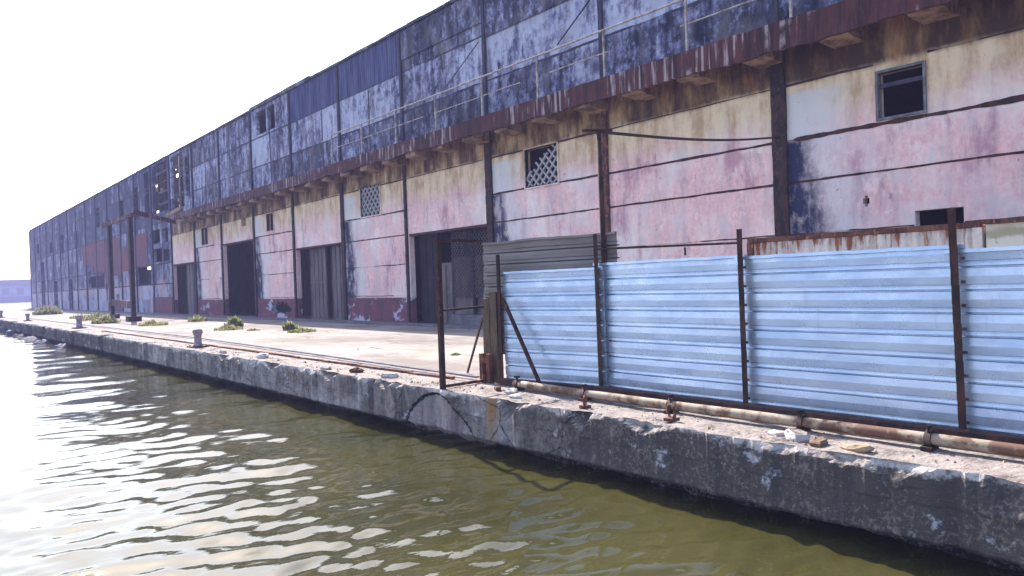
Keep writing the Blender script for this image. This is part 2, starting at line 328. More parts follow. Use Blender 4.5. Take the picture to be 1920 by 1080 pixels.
# ------------------------------------------------------------------ mesh builder
class MB:
    def __init__(s): s.v = []; s.f = []; s.mi = []; s.tone = []; s.sm = []
    def face(s, pts, mi=0, tone=0.5, smooth=False):
        i = len(s.v); s.v += [tuple(p) for p in pts]; s.f.append(tuple(range(i, i + len(pts)))); s.mi.append(mi); s.tone.append(tone); s.sm.append(smooth)
    def box(s, x0, x1, y0, y1, z0, z1, mi=0, tone=0.5):
        i = len(s.v)
        s.v += [(x, y, z) for x in (x0, x1) for y in (y0, y1) for z in (z0, z1)]
        for q in ((0, 1, 3, 2), (4, 6, 7, 5), (0, 4, 5, 1), (2, 3, 7, 6), (0, 2, 6, 4), (1, 5, 7, 3)):
            s.f.append(tuple(i + k for k in q)); s.mi.append(mi); s.tone.append(tone); s.sm.append(False)
    def bar(s, a, b, w, h=None, mi=0, tone=0.5):           # square bar from a to b
        h = h or w; a = Vector(a); b = Vector(b); d = (b - a).normalized()
        up = Vector((0, 0, 1)) if abs(d.z) < 0.9 else Vector((0, 1, 0))
        r = d.cross(up).normalized(); u = r.cross(d)
        i = len(s.v)
        for p in (a, b):
            for sx, sz in ((-1, -1), (1, -1), (1, 1), (-1, 1)): s.v.append(tuple(p + r * sx * w / 2 + u * sz * h / 2))
        for q in ((0, 3, 2, 1), (4, 5, 6, 7), (0, 1, 5, 4), (1, 2, 6, 5), (2, 3, 7, 6), (3, 0, 4, 7)):
            s.f.append(tuple(i + k for k in q)); s.mi.append(mi); s.tone.append(tone); s.sm.append(False)
    def tube(s, pts, r, n=10, mi=0, cap=True):             # pts list, r float or list
        pts = [Vector(p) for p in pts]; i = len(s.v); k = len(pts)
        rr = r if isinstance(r, (list, tuple)) else [r] * k
        for j, p in enumerate(pts):
            d = (pts[min(j + 1, k - 1)] - pts[max(j - 1, 0)]).normalized()
            up = Vector((0, 0, 1)) if abs(d.z) < 0.9 else Vector((0, 1, 0))
            a = d.cross(up).normalized(); b = a.cross(d)
            for q in range(n):
                t = 2 * math.pi * q / n
                s.v.append(tuple(p + (a * math.cos(t) + b * math.sin(t)) * rr[j]))
        for j in range(k - 1):
            for q in range(n):
                s.f.append((i + j * n + q, i + j * n + (q + 1) % n, i + (j + 1) * n + (q + 1) % n, i + (j + 1) * n + q)); s.mi.append(mi); s.tone.append(.5); s.sm.append(True)
        if cap:
            for j in (0, k - 1):
                s.f.append(tuple(i + j * n + q for q in range(n))); s.mi.append(mi); s.tone.append(.5); s.sm.append(False)
    def grid(s, rows, mi=0, smooth=False, tone=0.5):       # rows: list of lists of points
        i = len(s.v); nr = len(rows); nc = len(rows[0])
        for r in rows: s.v += [tuple(p) for p in r]
        for a in range(nr - 1):
            for b in range(nc - 1):
                s.f.append((i + a * nc + b, i + a * nc + b + 1, i + (a + 1) * nc + b + 1, i + (a + 1) * nc + b)); s.mi.append(mi); s.tone.append(tone); s.sm.append(smooth)
    def holed(s, x0, x1, y0, y1, z0, z1, holes=(), ycuts=(), zcuts=(), mi=0, tonef=None):
        # a wall slab of thickness x0..x1 with rectangular holes (ya,yb,za,zb): only outer faces and reveals
        ys = sorted(set([y0, y1] + [min(max(v, y0), y1) for h in holes for v in h[:2]] + [v for v in ycuts if y0 < v < y1]))
        zs = sorted(set([z0, z1] + [min(max(v, z0), z1) for h in holes for v in h[2:4]] + [v for v in zcuts if z0 < v < z1]))
        ny, nz = len(ys) - 1, len(zs) - 1
        def solid(a, b):
            if a < 0 or b < 0 or a >= ny or b >= nz: return False
            cy = (ys[a] + ys[a + 1]) / 2; cz = (zs[b] + zs[b + 1]) / 2
            return not any(h[0] < cy < h[1] and h[2] < cz < h[3] for h in holes)
        for a in range(ny):
            for b in range(nz):
                if not solid(a, b): continue
                ya, yb, za, zb = ys[a], ys[a + 1], zs[b], zs[b + 1]
                t = tonef((ya + yb) / 2, (za + zb) / 2) if tonef else 0.5
                s.face([(x0, ya, za), (x0, ya, zb), (x0, yb, zb), (x0, yb, za)], mi, t)
                s.face([(x1, ya, za), (x1, yb, za), (x1, yb, zb), (x1, ya, zb)], mi, t)
                if not solid(a - 1, b): s.face([(x0, ya, za), (x1, ya, za), (x1, ya, zb), (x0, ya, zb)], mi, t)
                if not solid(a + 1, b): s.face([(x0, yb, za), (x0, yb, zb), (x1, yb, zb), (x1, yb, za)], mi, t)
                if not solid(a, b - 1): s.face([(x0, ya, za), (x0, yb, za), (x1, yb, za), (x1, ya, za)], mi, t)
                if not solid(a, b + 1): s.face([(x0, ya, zb), (x1, ya, zb), (x1, yb, zb), (x0, yb, zb)], mi, t)
    def ragged(s, x, ya, yb, z, w, mi=1, seed=0, gap=0.0):  # ragged horizontal strip standing 12 mm proud of plane x
        n = max(6, int(abs(yb - ya) / 0.12)); top = []; bot = []
        for k in range(n + 1):
            y = ya + (yb - ya) * k / n
            q = mn.noise((y * 0.7, z, seed)); q2 = mn.noise((y * 3.1, z, seed + 5))
            ww = w * max(0.15, 0.72 + 0.42 * q + 0.40 * q2)
            if gap and mn.noise((y * 0.45, z * 2, seed + 9)) > 0.55 - gap: ww *= 0.12
            c = z + 0.02 * mn.noise((y * 1.3, z, seed + 3))
            top.append((y, c + ww / 2)); bot.append((y, c - ww / 2))
        for k in range(n):
            (a, t0), (b, t1) = top[k], top[k + 1]; b0, b1 = bot[k][1], bot[k + 1][1]
            xf = x - 0.012
            s.face([(xf, a, b0), (xf, a, t0), (xf, b, t1), (xf, b, b1)], mi, 0.5)
            s.face([(xf, a, t0), (x + .01, a, t0), (x + .01, b, t1), (xf, b, t1)], mi, 0.5)
            s.face([(xf, b, b1), (x + .01, b, b1), (x + .01, a, b0), (xf, a, b0)], mi, 0.5)

WL = {}
def build(name, mb, mats, parent=None, origin=None, **props):
    if not isinstance(mats, (list, tuple)): mats = [mats]
    v = np.array(mb.v, float)
    if origin is None:
        lo, hi = v.min(0), v.max(0); origin = ((lo[0] + hi[0]) / 2, (lo[1] + hi[1]) / 2, lo[2])
    origin = Vector(origin)
    me = bpy.data.meshes.new(name)
    me.from_pydata([tuple(p) for p in (v - np.array(origin))], [], mb.f)
    for q in mats: me.materials.append(M[q] if isinstance(q, str) else q)
    me.polygons.foreach_set('material_index', mb.mi); me.polygons.foreach_set('use_smooth', mb.sm)
    at = me.attributes.new('tone', 'FLOAT', 'FACE'); at.data.foreach_set('value', mb.tone)
    me.update()
    o = bpy.data.objects.new(name, me); C.objects.link(o)
    if parent is not None:
        o.parent = parent; o.location = origin - WL[parent.name]
    else: o.location = origin
    WL[o.name] = origin
    for k, q in props.items(): o[k] = q
    return o
def thing(name, label, cat, loc, group=None):
    o = bpy.data.objects.new(name, None); C.objects.link(o); o.location = loc; o.empty_display_size = 0.3
    WL[o.name] = Vector(loc); o['label'] = label; o['category'] = cat
    if group: o['group'] = group
    return o
def solo(name, mb, mats, label, cat, group=None, origin=None):
    o = build(name, mb, mats, None, origin); o['label'] = label; o['category'] = cat
    if group: o['group'] = group
    return o
def nz(*p): return mn.noise(p)

# ------------------------------------------------------------------ camera
yaw, pitch, roll = math.radians(39.5282), math.radians(-0.5044), math.radians(2.0)
f = Vector((math.sin(yaw) * math.cos(pitch), math.cos(yaw) * math.cos(pitch), math.sin(pitch)))
rt = Vector((math.cos(yaw), -math.sin(yaw), 0)); up = rt.cross(f)
r2 = rt * math.cos(roll) - up * math.sin(roll); u2 = rt * math.sin(roll) + up * math.cos(roll)
cd = bpy.data.cameras.new('camera'); cam = bpy.data.objects.new('camera', cd); C.objects.link(cam)
cam.matrix_world = Matrix(((r2.x, u2.x, -f.x, 0), (r2.y, u2.y, -f.y, 0), (r2.z, u2.z, -f.z, CAM_H), (0, 0, 0, 1)))
cd.sensor_width = 36; cd.lens = 1400 / 1920 * 36; cd.clip_start = 0.1; cd.clip_end = 8000
sc.camera = cam

# ------------------------------------------------------------------ light
sun_v = Vector((0.155, 0.70, 0.69)).normalized()
w = bpy.data.worlds.new('World'); sc.world = w; w.use_nodes = True
bg = w.node_tree.nodes['Background']; sky = w.node_tree.nodes.new('ShaderNodeTexSky')
sky.sky_type = 'NISHITA'; sky.sun_disc = False
sky.sun_elevation = math.asin(sun_v.z); sky.sun_rotation = math.atan2(sun_v.x, sun_v.y)
sky.air_density = 1.0; sky.dust_density = 1.7; sky.ozone_density = 1.0
w.node_tree.links.new(sky.outputs[0], bg.inputs[0]); bg.inputs[1].default_value = 0.15
ld = bpy.data.lights.new('sun', 'SUN'); ld.energy = 4.4; ld.angle = math.radians(0.55); ld.color = (1.0, 0.95, 0.88)
lo = bpy.data.objects.new('sun', ld); C.objects.link(lo); lo.rotation_euler = (-sun_v).to_track_quat('-Z', 'Y').to_euler(); lo.location = (20, 60, 60)
sc.view_settings.view_transform = 'Standard'; sc.view_settings.look = 'None'; sc.view_settings.gamma = 1
sc.view_settings.exposure = 1.45

# ------------------------------------------------------------------ setting: water, land, quay
WZ = -0.92
def make_water():
    rs = [0.8]
    while rs[-1] < 2600: rs.append(rs[-1] * 1.0095 if rs[-1] < 120 else rs[-1] * 1.06)
    rs = np.array(rs)
    ang = np.radians(np.concatenate([np.arange(-180, -14, 3.0), np.arange(-14, 92, 0.22), np.arange(92, 180.1, 4.0)]))
    R, A = np.meshgrid(rs, ang, indexing='ij')
    X = R * np.sin(A); Y = R * np.cos(A)
    rng = np.random.default_rng(5)
    Z = np.zeros_like(X)
    main = math.radians(10)                               # waves travel roughly along the view
    for k in range(72):
        lam = 0.19 * (4.0 ** rng.random()) if k > 7 else 1.2 + 1.8 * rng.random()
        th = main + rng.normal(0, 0.30 if k % 2 else 0.6)
        kx, ky = 2 * np.pi / lam * np.sin(th), 2 * np.pi / lam * np.cos(th)
        slope = 0.0235 * (1.0 if k > 7 else 0.8)
        fade = np.clip(lam / (0.0095 * R * 2.6) - 0.3, 0, 1)
        # slow warp so the wave trains do not repeat
        ph = rng.random() * 6.28 + 0.8 * np.sin(X * 0.31 + k) + 0.8 * np.sin(Y * 0.27 + 2 * k)
        Z += slope * lam / (2 * np.pi) * np.sin(kx * X + ky * Y + ph) * fade
    Z += WZ
    nr, na = X.shape
    v = np.stack([X, Y, Z], -1).reshape(-1, 3)
    idx = np.arange(nr * na).reshape(nr, na)
    q = np.stack([idx[:-1, :-1], idx[1:, :-1], idx[1:, 1:], idx[:-1, 1:]], -1).reshape(-1, 4)
    keep = (v[q][:, :, 0].min(1) < 8.2)
    q = q[keep]
    used = np.unique(q); rem = -np.ones(len(v), int); rem[used] = np.arange(len(used))
    v = v[used]; q = rem[q]
    me = bpy.data.meshes.new('water'); me.vertices.add(len(v)); me.vertices.foreach_set('co', v.ravel())
    me.loops.add(q.size); me.loops.foreach_set('vertex_index', q.ravel().astype(np.int32))
    me.polygons.add(len(q)); me.polygons.foreach_set('loop_start', np.arange(0, q.size, 4, dtype=np.int32))
    me.polygons.foreach_set('use_smooth', np.ones(len(q), bool)); me.update(calc_edges=True); me.validate()
    me.materials.append(M['water'])
    o = bpy.data.objects.new('water', me); C.objects.link(o); o['kind'] = 'structure'
make_water()

bites = [(8.86, 0.32, 0.26, 0.22), (7.35, 0.30, 0.20, 0.16), (3.6, 0.5, 0.10, 0.07), (12.6, .35, .2, .1), (2.2, .3, .12, .2), (15.0, .5, .25, .12), (18.2, .6, .2, .12), (21.8, .5, .22, .1)]
_r = random.Random(11); _y = -5.0
while _y < 46:
    _y += _r.uniform(0.35, 1.9) * (1 if _y < 16 else 1.6); bites.append((_y, _r.uniform(.08, .45), _r.uniform(.03, .15), _r.uniform(.03, .14)))
gaps = [(38.2, 0.55, 0.55), (30.3, 0.16, 0.35), (45.2, 0.8, 0.5), (50.5, .5, .4), (55.4, .9, .5), (61.0, .8, .5), (66., .7, .4), (72., 1., .5), (80., 1., .5), (90., 1.5, .5), (101., 1.5, .6)]
def quay_profile(y):
    far = min(1.0, max(0.0, (y - 42) / 14))
    e = 7.13 + 0.05 * nz(y * 0.35, 1, 0) + 0.06 * nz(y * 1.7, 5, 0) + 0.045 * nz(y * 5.5, 9, 0) + 0.02 * nz(y * 14, 9, 4)
    e += far * (0.22 * nz(y * 0.5, 3, 1) + 0.20 * nz(y * 1.6, 4, 1))
    drop = 0.012 + 0.02 * max(0, nz(y * 2.2, 2, 2)) + far * 0.16 * max(0, nz(y * 0.9, 7, 2))
    g = 0.0
    for gy, gw, gd in gaps:
        t = abs(y - gy) / (gw * .85)
        if t < 1: g = max(g, gd * (1 - t ** 4))
    return e, drop, g
def quay_rows():
    ys = []; y = -7.0
    while y < 420:
        ys.append(y); y += 0.045 if y < 14 else (0.09 if y < 28 else 0.18 if y < 60 else 0.4 if y < 160 else 5)
    mb = MB(); rows = []
    NF = 22
    for y in ys:
        e, drop, g = quay_profile(y)
        far = min(1.0, max(0.0, (y - 42) / 14))
        inner = 7.98 + 0.03 * nz(y * 1.2, 8, 3) + 0.035 * nz(y * 5, 8, 4)
        row = [(inner, y, -0.12), (inner, y, -0.004)]
        for k, t in enumerate((0.15, 0.3, 0.45, 0.6, 0.72, 0.84, 0.93)):
            x = inner + (e + g - inner) * t
            row.append((x, y, -0.004 - 0.015 * abs(nz(x * 2, y * 1.5, 1)) - (0.05 * max(0, nz(x * 4, y * 2.6, 6)) + 0.02 * max(0, nz(x * 9, y * 9, 8)) if k > 0 else 0)))
        bite_x = 0.0; bite_z = 0.0
        for by, bw, bd, bh in bites:
            t = abs(y - by + 0.10 * nz(y * 6, by, 0)) / bw
            if t < 1: bite_x = max(bite_x, bd * (1 - t * t)); bite_z = max(bite_z, bh * 1.6 * (1 - t))
        for k in range(NF):
            t = k / (NF - 1); z = -drop - (0.68 - drop) * t
            x = e + g
            if bite_z > 0 and -z < bite_z + drop: x += bite_x * (1 - (-z - drop) / (bite_z + 1e-4)) ** 0.7
            x += (0.018 * nz(y * 2.5, z * 3, 2) + 0.012 * nz(y * 8, z * 8, 3)) * (0.3 + t if t < 0.7 else 1) + far * 0.12 * nz(y * 1.3, z * 2.4, 5)
            # arched crack
            d = y - 10.85; arch = -0.10 - 0.56 * d * d
            if abs(d) < 1.2:
                if z < arch: x += 0.035
            row.append((x, y, z))
        x, _, z = row[-1]
        row += [(x + 0.03, y, -0.72 + 0.02 * nz(y * 3, 1, 1)), (max(7.62, x + .3), y, -0.74), (max(7.66, x + 0.34), y, -1.8)]
        rows.append(row)
    mb.grid(rows, 0, False)
    build('quay_wall', mb, 'quay', None, (7, 0, 0), kind='structure')
quay_rows()

mb = MB(); rows = []
ys = list(np.arange(-8, 60, 0.12)) + list(np.arange(60, 200, 1.0)) + [260, 420, 900, 2500]
for y in [-900, -60] + ys:
    i_ = 8.05 + 0.03 * nz(y * 1.1, 3, 3) + 0.04 * nz(y * 4.3, 2, 4) if -10 < y < 200 else 8.05
    rows.append([(i_, y, -0.14), (i_, y, -0.002)] + [(x, y, -0.002 + (0.006 * nz(x, y * .4, 2) if x < 17 else 0)) for x in (8.4, 9, 10, 11.5, 13, 15, 17.6, 60, 300, 2500)])
mb.grid(rows)
build('apron', mb, 'apron', None, (8, 0, 0), kind='structure')
# dark bed of the gap between wall and apron
mb = MB(); mb.grid([[(7.9, -8, -0.1), (8.2, -8, -0.1)], [(7.9, 420, -0.1), (8.2, 420, -0.1)]]); 
build('gravel_bed', mb, 'rubble', None, kind='structure')

# ------------------------------------------------------------------ the warehouse
WH = thing('warehouse', 'long derelict dockside warehouse with stained blue-grey upper wall, pink lower wall and rusty canopy', 'building', (18, 40, 0))
FX = 18.0
BAY = [-14.25, -8.05, -1.85, 4.35, 10.55, 16.75, 22.95, 29.15, 35.35, 41.55, 47.75, 53.95, 60.15, 66.35]
RUIN = [66.35 + (151.2 - 66.35) / 14 * k for k in range(15)]
JZ = [2.76, 4.1, 5.2, 6.62]
def irregular(y0, y1, z0, z1, n, seed):
    r = random.Random(seed); out = []
    for k in range(n):
        a = y0 + (y1 - y0) * k / n; b = y0 + (y1 - y0) * (k + 1) / n
        t = 1 - abs(2 * (k + 0.5) / n - 1) ** 2
        out.append((a, b, z0 + (z1 - z0) * 0.35 * (1 - t) * r.random() * 1.6, z1 - (z1 - z0) * (0.5 * (1 - t) + 0.25 * r.random())))
    return out
holes = {k: [] for k in range(13)}
holes[3] += [(7.0, 8.0, 5.33, 6.38), (6.26, 7.27, 2.4, 3.09)] + [(8.29, 8.45, 3.36, 3.5), (8.33, 8.4, 3.30, 3.56)]
holes[5] += [(19.04, 20.80, 5.2, 6.60)]
holes[6] += [(23.13, 28.97, 0, 4.1)]
holes[7] += [(31.45, 33.40, 5.24, 6.70)]
holes[8] += [(35.53, 41.37, 0, 4.15)]
holes[9] += [(44.5, 45.6, 5.45, 6.52)] + irregular(42.4, 45.5, 0.35, 1.15, 12, 3)
holes[10] += [(48.0, 53.8, 0, 5.15), (49.3, 50.05, 6.1, 6.62)]
holes[11] += [(56.97, 58.45, 5.35, 6.62)]
holes[12] += [(60.4, 66.2, 0, 4.2)]
for k in range(13):
    y0, y1 = BAY[k], BAY[k + 1]; mb = MB()
    mb.holed(FX, FX + 0.25, y0, y1, 0, 8.2, holes[k], zcuts=JZ)
    dt = {6: 4.1, 8: 4.15, 10: 5.15, 12: 4.2}.get(k)
    for j, z in enumerate(JZ):
        if dt and z < 6: continue
        wdt = [0.05, 0.07, 0.085, 0.075][j]
        if k <= 3 and j == 2: wdt = 0.14
        segs = [(y0 + 0.1, y1 - 0.1)]
        if k in (3,) and j == 3: segs = [(y0 + .1, 6.9), (8.1, y1 - .1)]
        for a, b in segs:
            if any(h[2] < z < h[3] and h[1] - h[0] > .9 for h in holes[k]) and j != 2:
                hh = [h for h in holes[k] if h[2] < z < h[3]]
                pts = [a] + [q for h in hh for q in (h[0] - .02, h[1] + .02)] + [b]
                for q in range(0, len(pts), 2): mb.ragged(FX, pts[q], pts[q + 1], z, wdt, 1, k * 3 + j, 0.2)
            else: mb.ragged(FX, a, b, z, wdt * (0.55 if j == 3 and k % 2 == 0 else 1), 1, k * 3 + j, 0.25 if j in (0, 3) else 0.12)
    if k >= 7 and not dt: mb.ragged(FX, y0 + .1, y1 - .1, 1.32, 0.035, 1, k, 0.4)
    build('wall_panel', mb, ['lower', 'joint'], WH)

# columns on the lower wall
for k, y in enumerate(BAY):
    wd = {4: 0.40, 5: 0.20, 6: 0.36, 7: 0.16, 8: 0.28}.get(k, 0.2); mb = MB()
    n = 24; 
    for q in range(n):
        z0 = 7.75 * q / n; z1 = 7.75 * (q + 1) / n
        a = wd / 2 + 0.02 * nz(k, z0 * 2, 1); b = wd / 2 + 0.02 * nz(k, z0 * 2, 7)
        mb.box(FX - 0.09 - 0.008 * (q % 2), FX - 0.002, y - a, y + b, z0, z1)
    build('column', mb, 'rustred' if k == 5 else 'darkcol', WH)

# upper wall, one part per bay, three rows of cladding
ZR = [8.2, 9.63, 11.43, 13.28]
upper_holes = {9: [(43.75, 44.9, 11.6, 13.05), (45.15, 46.7, 11.6, 13.05)], 12: [(60.9, 61.9, 9.4, 12.6), (62.5, 65.9, 8.75, 13.12)]}
def rowtone(k):
    r = random.Random(k * 13 + 1)
    base = [0.52, 0.36, 0.55]
    if k == 5: base = [0.50, 0.22, 0.45]
    if k == 6: base = [0.60, 0.40, 0.62]
    if k in (4, 3): base = [0.56, 0.24, 0.40]
    return [b + r.uniform(-0.08, 0.08) for b in base]
for k in range(13):
    y0, y1 = BAY[k], BAY[k + 1]; tn = rowtone(k); mb = MB()
    split = y0 + (y1 - y0) * random.Random(k).choice([0.33, 0.5, 0.66])
    r = random.Random(k + 77); tv = {(a, b): r.uniform(-.12, .12) for a in range(3) for b in range(2)}
    def tf(y, z): 
        row = 0 if z < ZR[1] else 1 if z < ZR[2] else 2
        return tn[row] + tv[(row, int(y > split))] * (1 if k > 6 else 0.4)
    hs = list(upper_holes.get(k, []))
    corr = k in (7, 8)
    ztop = 11.43 if corr else 13.28
    mb.holed(FX, FX + 0.2, y0, y1, 8.2, ztop, hs, ycuts=(split,), zcuts=ZR, tonef=tf)
    for j in (1, 2): mb.ragged(FX, y0 + .05, y1 - .05, ZR[j], 0.10, 1, k * 5 + j, 0.2)
    if k > 6:
        for j in range(3): mb.box(FX - .012, FX + .01, split - .04, split + .04, ZR[j] + .08, ZR[j + 1] - .08 if not (corr and j == 2) else ZR[j] + .1, 1)
    build('cladding_panel', mb, ['clad', 'upcol'], WH)
    if corr:
        mb = MB(); rows = []
        for q in range(int((y1 - y0 - 0.1) / 0.05) + 1):
            y = y0 + 0.05 + q * 0.05
            x = FX - 0.02 + [0, 0, .05, .05][q % 4]
            rows.append([(x, y, 11.40 + .02 * nz(y, 1, 1)), (x, y, 12.4), (x, y, 13.30 + .04 * nz(y * .8, 2, 2))])
        mb.grid(rows); build('corrugated_sheet', mb, 'corr', WH)
    # thin sheet overhanging the top of some bays, lower rows of lapped sheet
    if k in (5, 6, 4):
        mb = MB(); e0 = 10.85 if k != 6 else 11.5
        a = y0 + (0.1 if k == 6 else 1.4); b = y1 - 0.1
        mb.holed(FX - 0.06, FX - 0.025, a, b, e0 + .45, 13.2, tonef=lambda y, z: 0.62)
        build('lapped_sheet', mb, 'clad', WH)
for k, y in enumerate(BAY + RUIN[1:]):
    mb = MB(); wd = 0.16 if y < 67 else 0.28
    z0 = 8.05 if y < 67 else 0.0
    n = 14
    for q in range(n):
        a = z0 + (13.22 - z0) * q / n; b = z0 + (13.22 - z0) * (q + 1) / n; e = 0.015 * nz(y, a, 3)
        mb.box(FX - 0.10 - .006 * (q % 2), FX - 0.004, y - wd / 2 + e, y + wd / 2 + e, a, b)
    build('column', mb, 'upcol', WH)

# coping
mb = MB(); ys = list(np.arange(-14.2, 151.3, 0.6))
for a, b in zip(ys[:-1], ys[1:]):
    h = 0.05 * nz(a * .6, 4, 4) + (0.10 if 38 < a < 47.3 else 0)
    mb.box(FX - 0.12, FX + 0.3, a, b, 13.285, 13.40 + max(-.06, h), 0, 0.7)
build('coping', mb, 'clad', WH)
# roof, back wall, inner floor divider, end walls of the intact part
mb = MB(); mb.box(FX + 0.32, 46, -14.2, 61.8, 13.0, 13.2); build('roof', mb, 'roof', WH)
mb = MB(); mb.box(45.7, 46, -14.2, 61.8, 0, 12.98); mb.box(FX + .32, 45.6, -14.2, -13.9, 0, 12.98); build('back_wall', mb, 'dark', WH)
mb = MB(); mb.holed(61.6, 61.8, FX + .3, 45.6, 0, 12.98)
mb.v = [(p[1], p[0], p[2]) for p in mb.v]
build('cross_wall', mb, 'dark', WH)
mb = MB(); mb.box(FX + 0.27, 45, -14.1, 61.5, 8.0, 8.16); build('upper_floor', mb, 'dark', WH)

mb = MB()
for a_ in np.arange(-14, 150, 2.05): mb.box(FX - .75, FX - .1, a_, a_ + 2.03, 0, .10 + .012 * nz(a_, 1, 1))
build('foot_kerb_shade', mb, 'kerb', WH)  # step along the wall, coloured dark to paint in the facade's shadow strip
# canopy
CX = 17.0
mb = MB(); mb.box(CX + 0.12, FX - .002, -14, 63.5, 7.78, 7.95)
CAN = build('canopy', mb, 'soffit', WH)
mb = MB(); ys = list(np.arange(-14, 63.6, 0.15)); fr = []; 
for y in ys:
    lowb = 7.44 - 0.10 * math.exp(-((y - 16) / 9) ** 2) - 0.12 * max(0, min(1, (16 - y) / 8)) + 0.10 * max(0, min(1, (y - 45) / 15)) + 0.06 * nz(y * .5, 2, 1) + 0.06 * nz(y * 1.7, 2, 2) + .02 * nz(y * 6, 1, 1)
    fr.append([(CX + 0.12, y, 7.98), (CX, y, 7.98 + .02 * nz(y * 2, 1, 1)), (CX + .01 * nz(y * 2, 1, 4), y, 7.7), (CX, y, lowb), (CX + 0.12, y, lowb + .01), (CX + .12, y, 7.97)])
mb.grid(fr); build('fascia', mb, 'fascia', CAN)
y = -12.0; k = 0
while y < 62:
    mb = MB(); hw = 0.36; 
    zw, ze = 7.22 + .05 * nz(y, 1, 1), 7.30 + .05 * nz(y, 3, 1)
    xs = np.linspace(CX + 0.13, FX - .003, 6)
    rows_b = [[(x, y + s * hw * (1 + .15 * nz(x * 3, y, s)), ze + (zw - ze) * ((x - CX) ** .7)) for x in xs] for s in (-1, 1)]
    rows_t = [[(x, y + s * hw, 7.775) for x in xs] for s in (-1, 1)]
    mb.grid([rows_t[0], rows_b[0], rows_b[1], rows_t[1]])
    for q in (0, -1): mb.face([rows_t[0][q], rows_b[0][q], rows_b[1][q], rows_t[1][q]])
    build('bracket', mb, 'soffit', CAN); y += 2.0667; k += 1
# canopy railing
RA = thing('railing_root', '', '', (0, 0, 0)); bpy.data.objects.remove(RA)
mb = MB(); pts = [(CX + .03, y, 9.42 + .03 * nz(y * .3, 1, 1)) for y in np.arange(-14, 34.6, 1.2)] + [(CX + .03, 34.5, 9.42)]
mb.tube(pts, 0.034, 8)
RAIL = build('railing', mb, 'rail', WH)
for a, b in ((-14, 2), (4, 9.4), (10.2, 13.4), (15.6, 19), (19.8, 25.4), (26, 34.3)):
    mb = MB(); mb.tube([(CX + .03, y, 8.72 + .03 * nz(y * .5, 3, 1)) for y in np.arange(a, b, 0.9)], 0.02, 6)
    build('mid_rail', mb, 'rail', RAIL)
for k in range(16):
    y = 34.4 - 3.1 * k; mb = MB(); mb.box(CX + .0, CX + .06, y - .028, y + .028, 7.985, 9.39)
    build('rail_post', mb, 'rail', RAIL)
# a loose rod on the upper wall
mb = MB(); mb.tube([(FX - .14, 18.74, 9.9), (FX - .12, 16.9, 11.1)], 0.025, 6); build('rod', mb, 'cable', WH)
mb = MB(); mb.tube([(FX - .14, 25.4, 10.0), (FX - .12, 23.2, 11.2)], 0.02, 6); build('rod', mb, 'cable', WH)

# windows
def window(y0, y1, z0, z1, kind):
    mb = MB(); d = 0.06 if kind == 'open' else 0.05
    for a, b, c, e in ((y0 - d, y0, z0 - d, z1 + d), (y1, y1 + d, z0 - d, z1 + d), (y0, y1, z1, z1 + d), (y0, y1, z0 - d, z0)):
        mb.box(FX - 0.05, FX + 0.15, a, b, c, e)
    wi = build('window', mb, 'wframe' if kind == 'open' else 'lower', WH)
    if kind == 'open':
        mb = MB(); mb.box(FX + .05, FX + .09, y0, y1, z1 - .34, z1 - .24); build('glazing_bar', mb, 'upcol', wi)
    if kind.startswith('lattice'):
        mb = MB(); W_, H_ = y1 - y0, z1 - z0; st = W_ / 5.0
        for sg in (1, -1):
            c = -H_
            while c < W_ + 0.01:
                za, zb = max(0, -c), min(H_, W_ - c)
                N_ = max(1, int((zb - za) / 0.12)) if zb > za else 0
                for q in range(N_):
                    a = za + (zb - za) * q / N_; b = za + (zb - za) * (q + 1) / N_
                    pa, pb = [c + a, a], [c + b, b]
                    if sg < 0: pa[0], pb[0] = W_ - pa[0], W_ - pb[0]
                    if kind == 'lattice_broken' and a / H_ + (pa[0] / W_) * 0.75 > 1.05: continue
                    mb.bar((FX + .08 + .004 * sg, y0 + pa[0], z0 + pa[1]), (FX + .08 + .004 * sg, y0 + pb[0], z0 + pb[1]), 0.075, 0.06)
                c += st
        if mb.f: build('lattice', mb, 'lattice', wi)
window(7.0, 8.0, 5.33, 6.38, 'open')
window(19.04, 20.80, 5.2, 6.60, 'lattice_broken')
window(31.45, 33.40, 5.24, 6.70, 'lattice')
window(44.5, 45.6, 5.45, 6.52, 'bare')
window(56.97, 58.45, 5.35, 6.62, 'bare')

# doors
def leaf(y0, y1, z1, x, m, name='door', ribs=5, mid=True, z0=0.06):
    mb = MB(); mb.box(x, x + .05, y0, y1, z0, z1)
    for q in range(ribs + 1):
        y = y0 + (y1 - y0) * q / ribs; mb.box(x - .035, x - .001, max(y0, y - .035), min(y1, y + .035), z0, z1)
    if mid:
        for z in (z0, (z0 + z1) / 2, z1 - .09): mb.box(x - .045, x - .037, y0, y1, z, z + .09)
    return build(name, mb, m, WH)
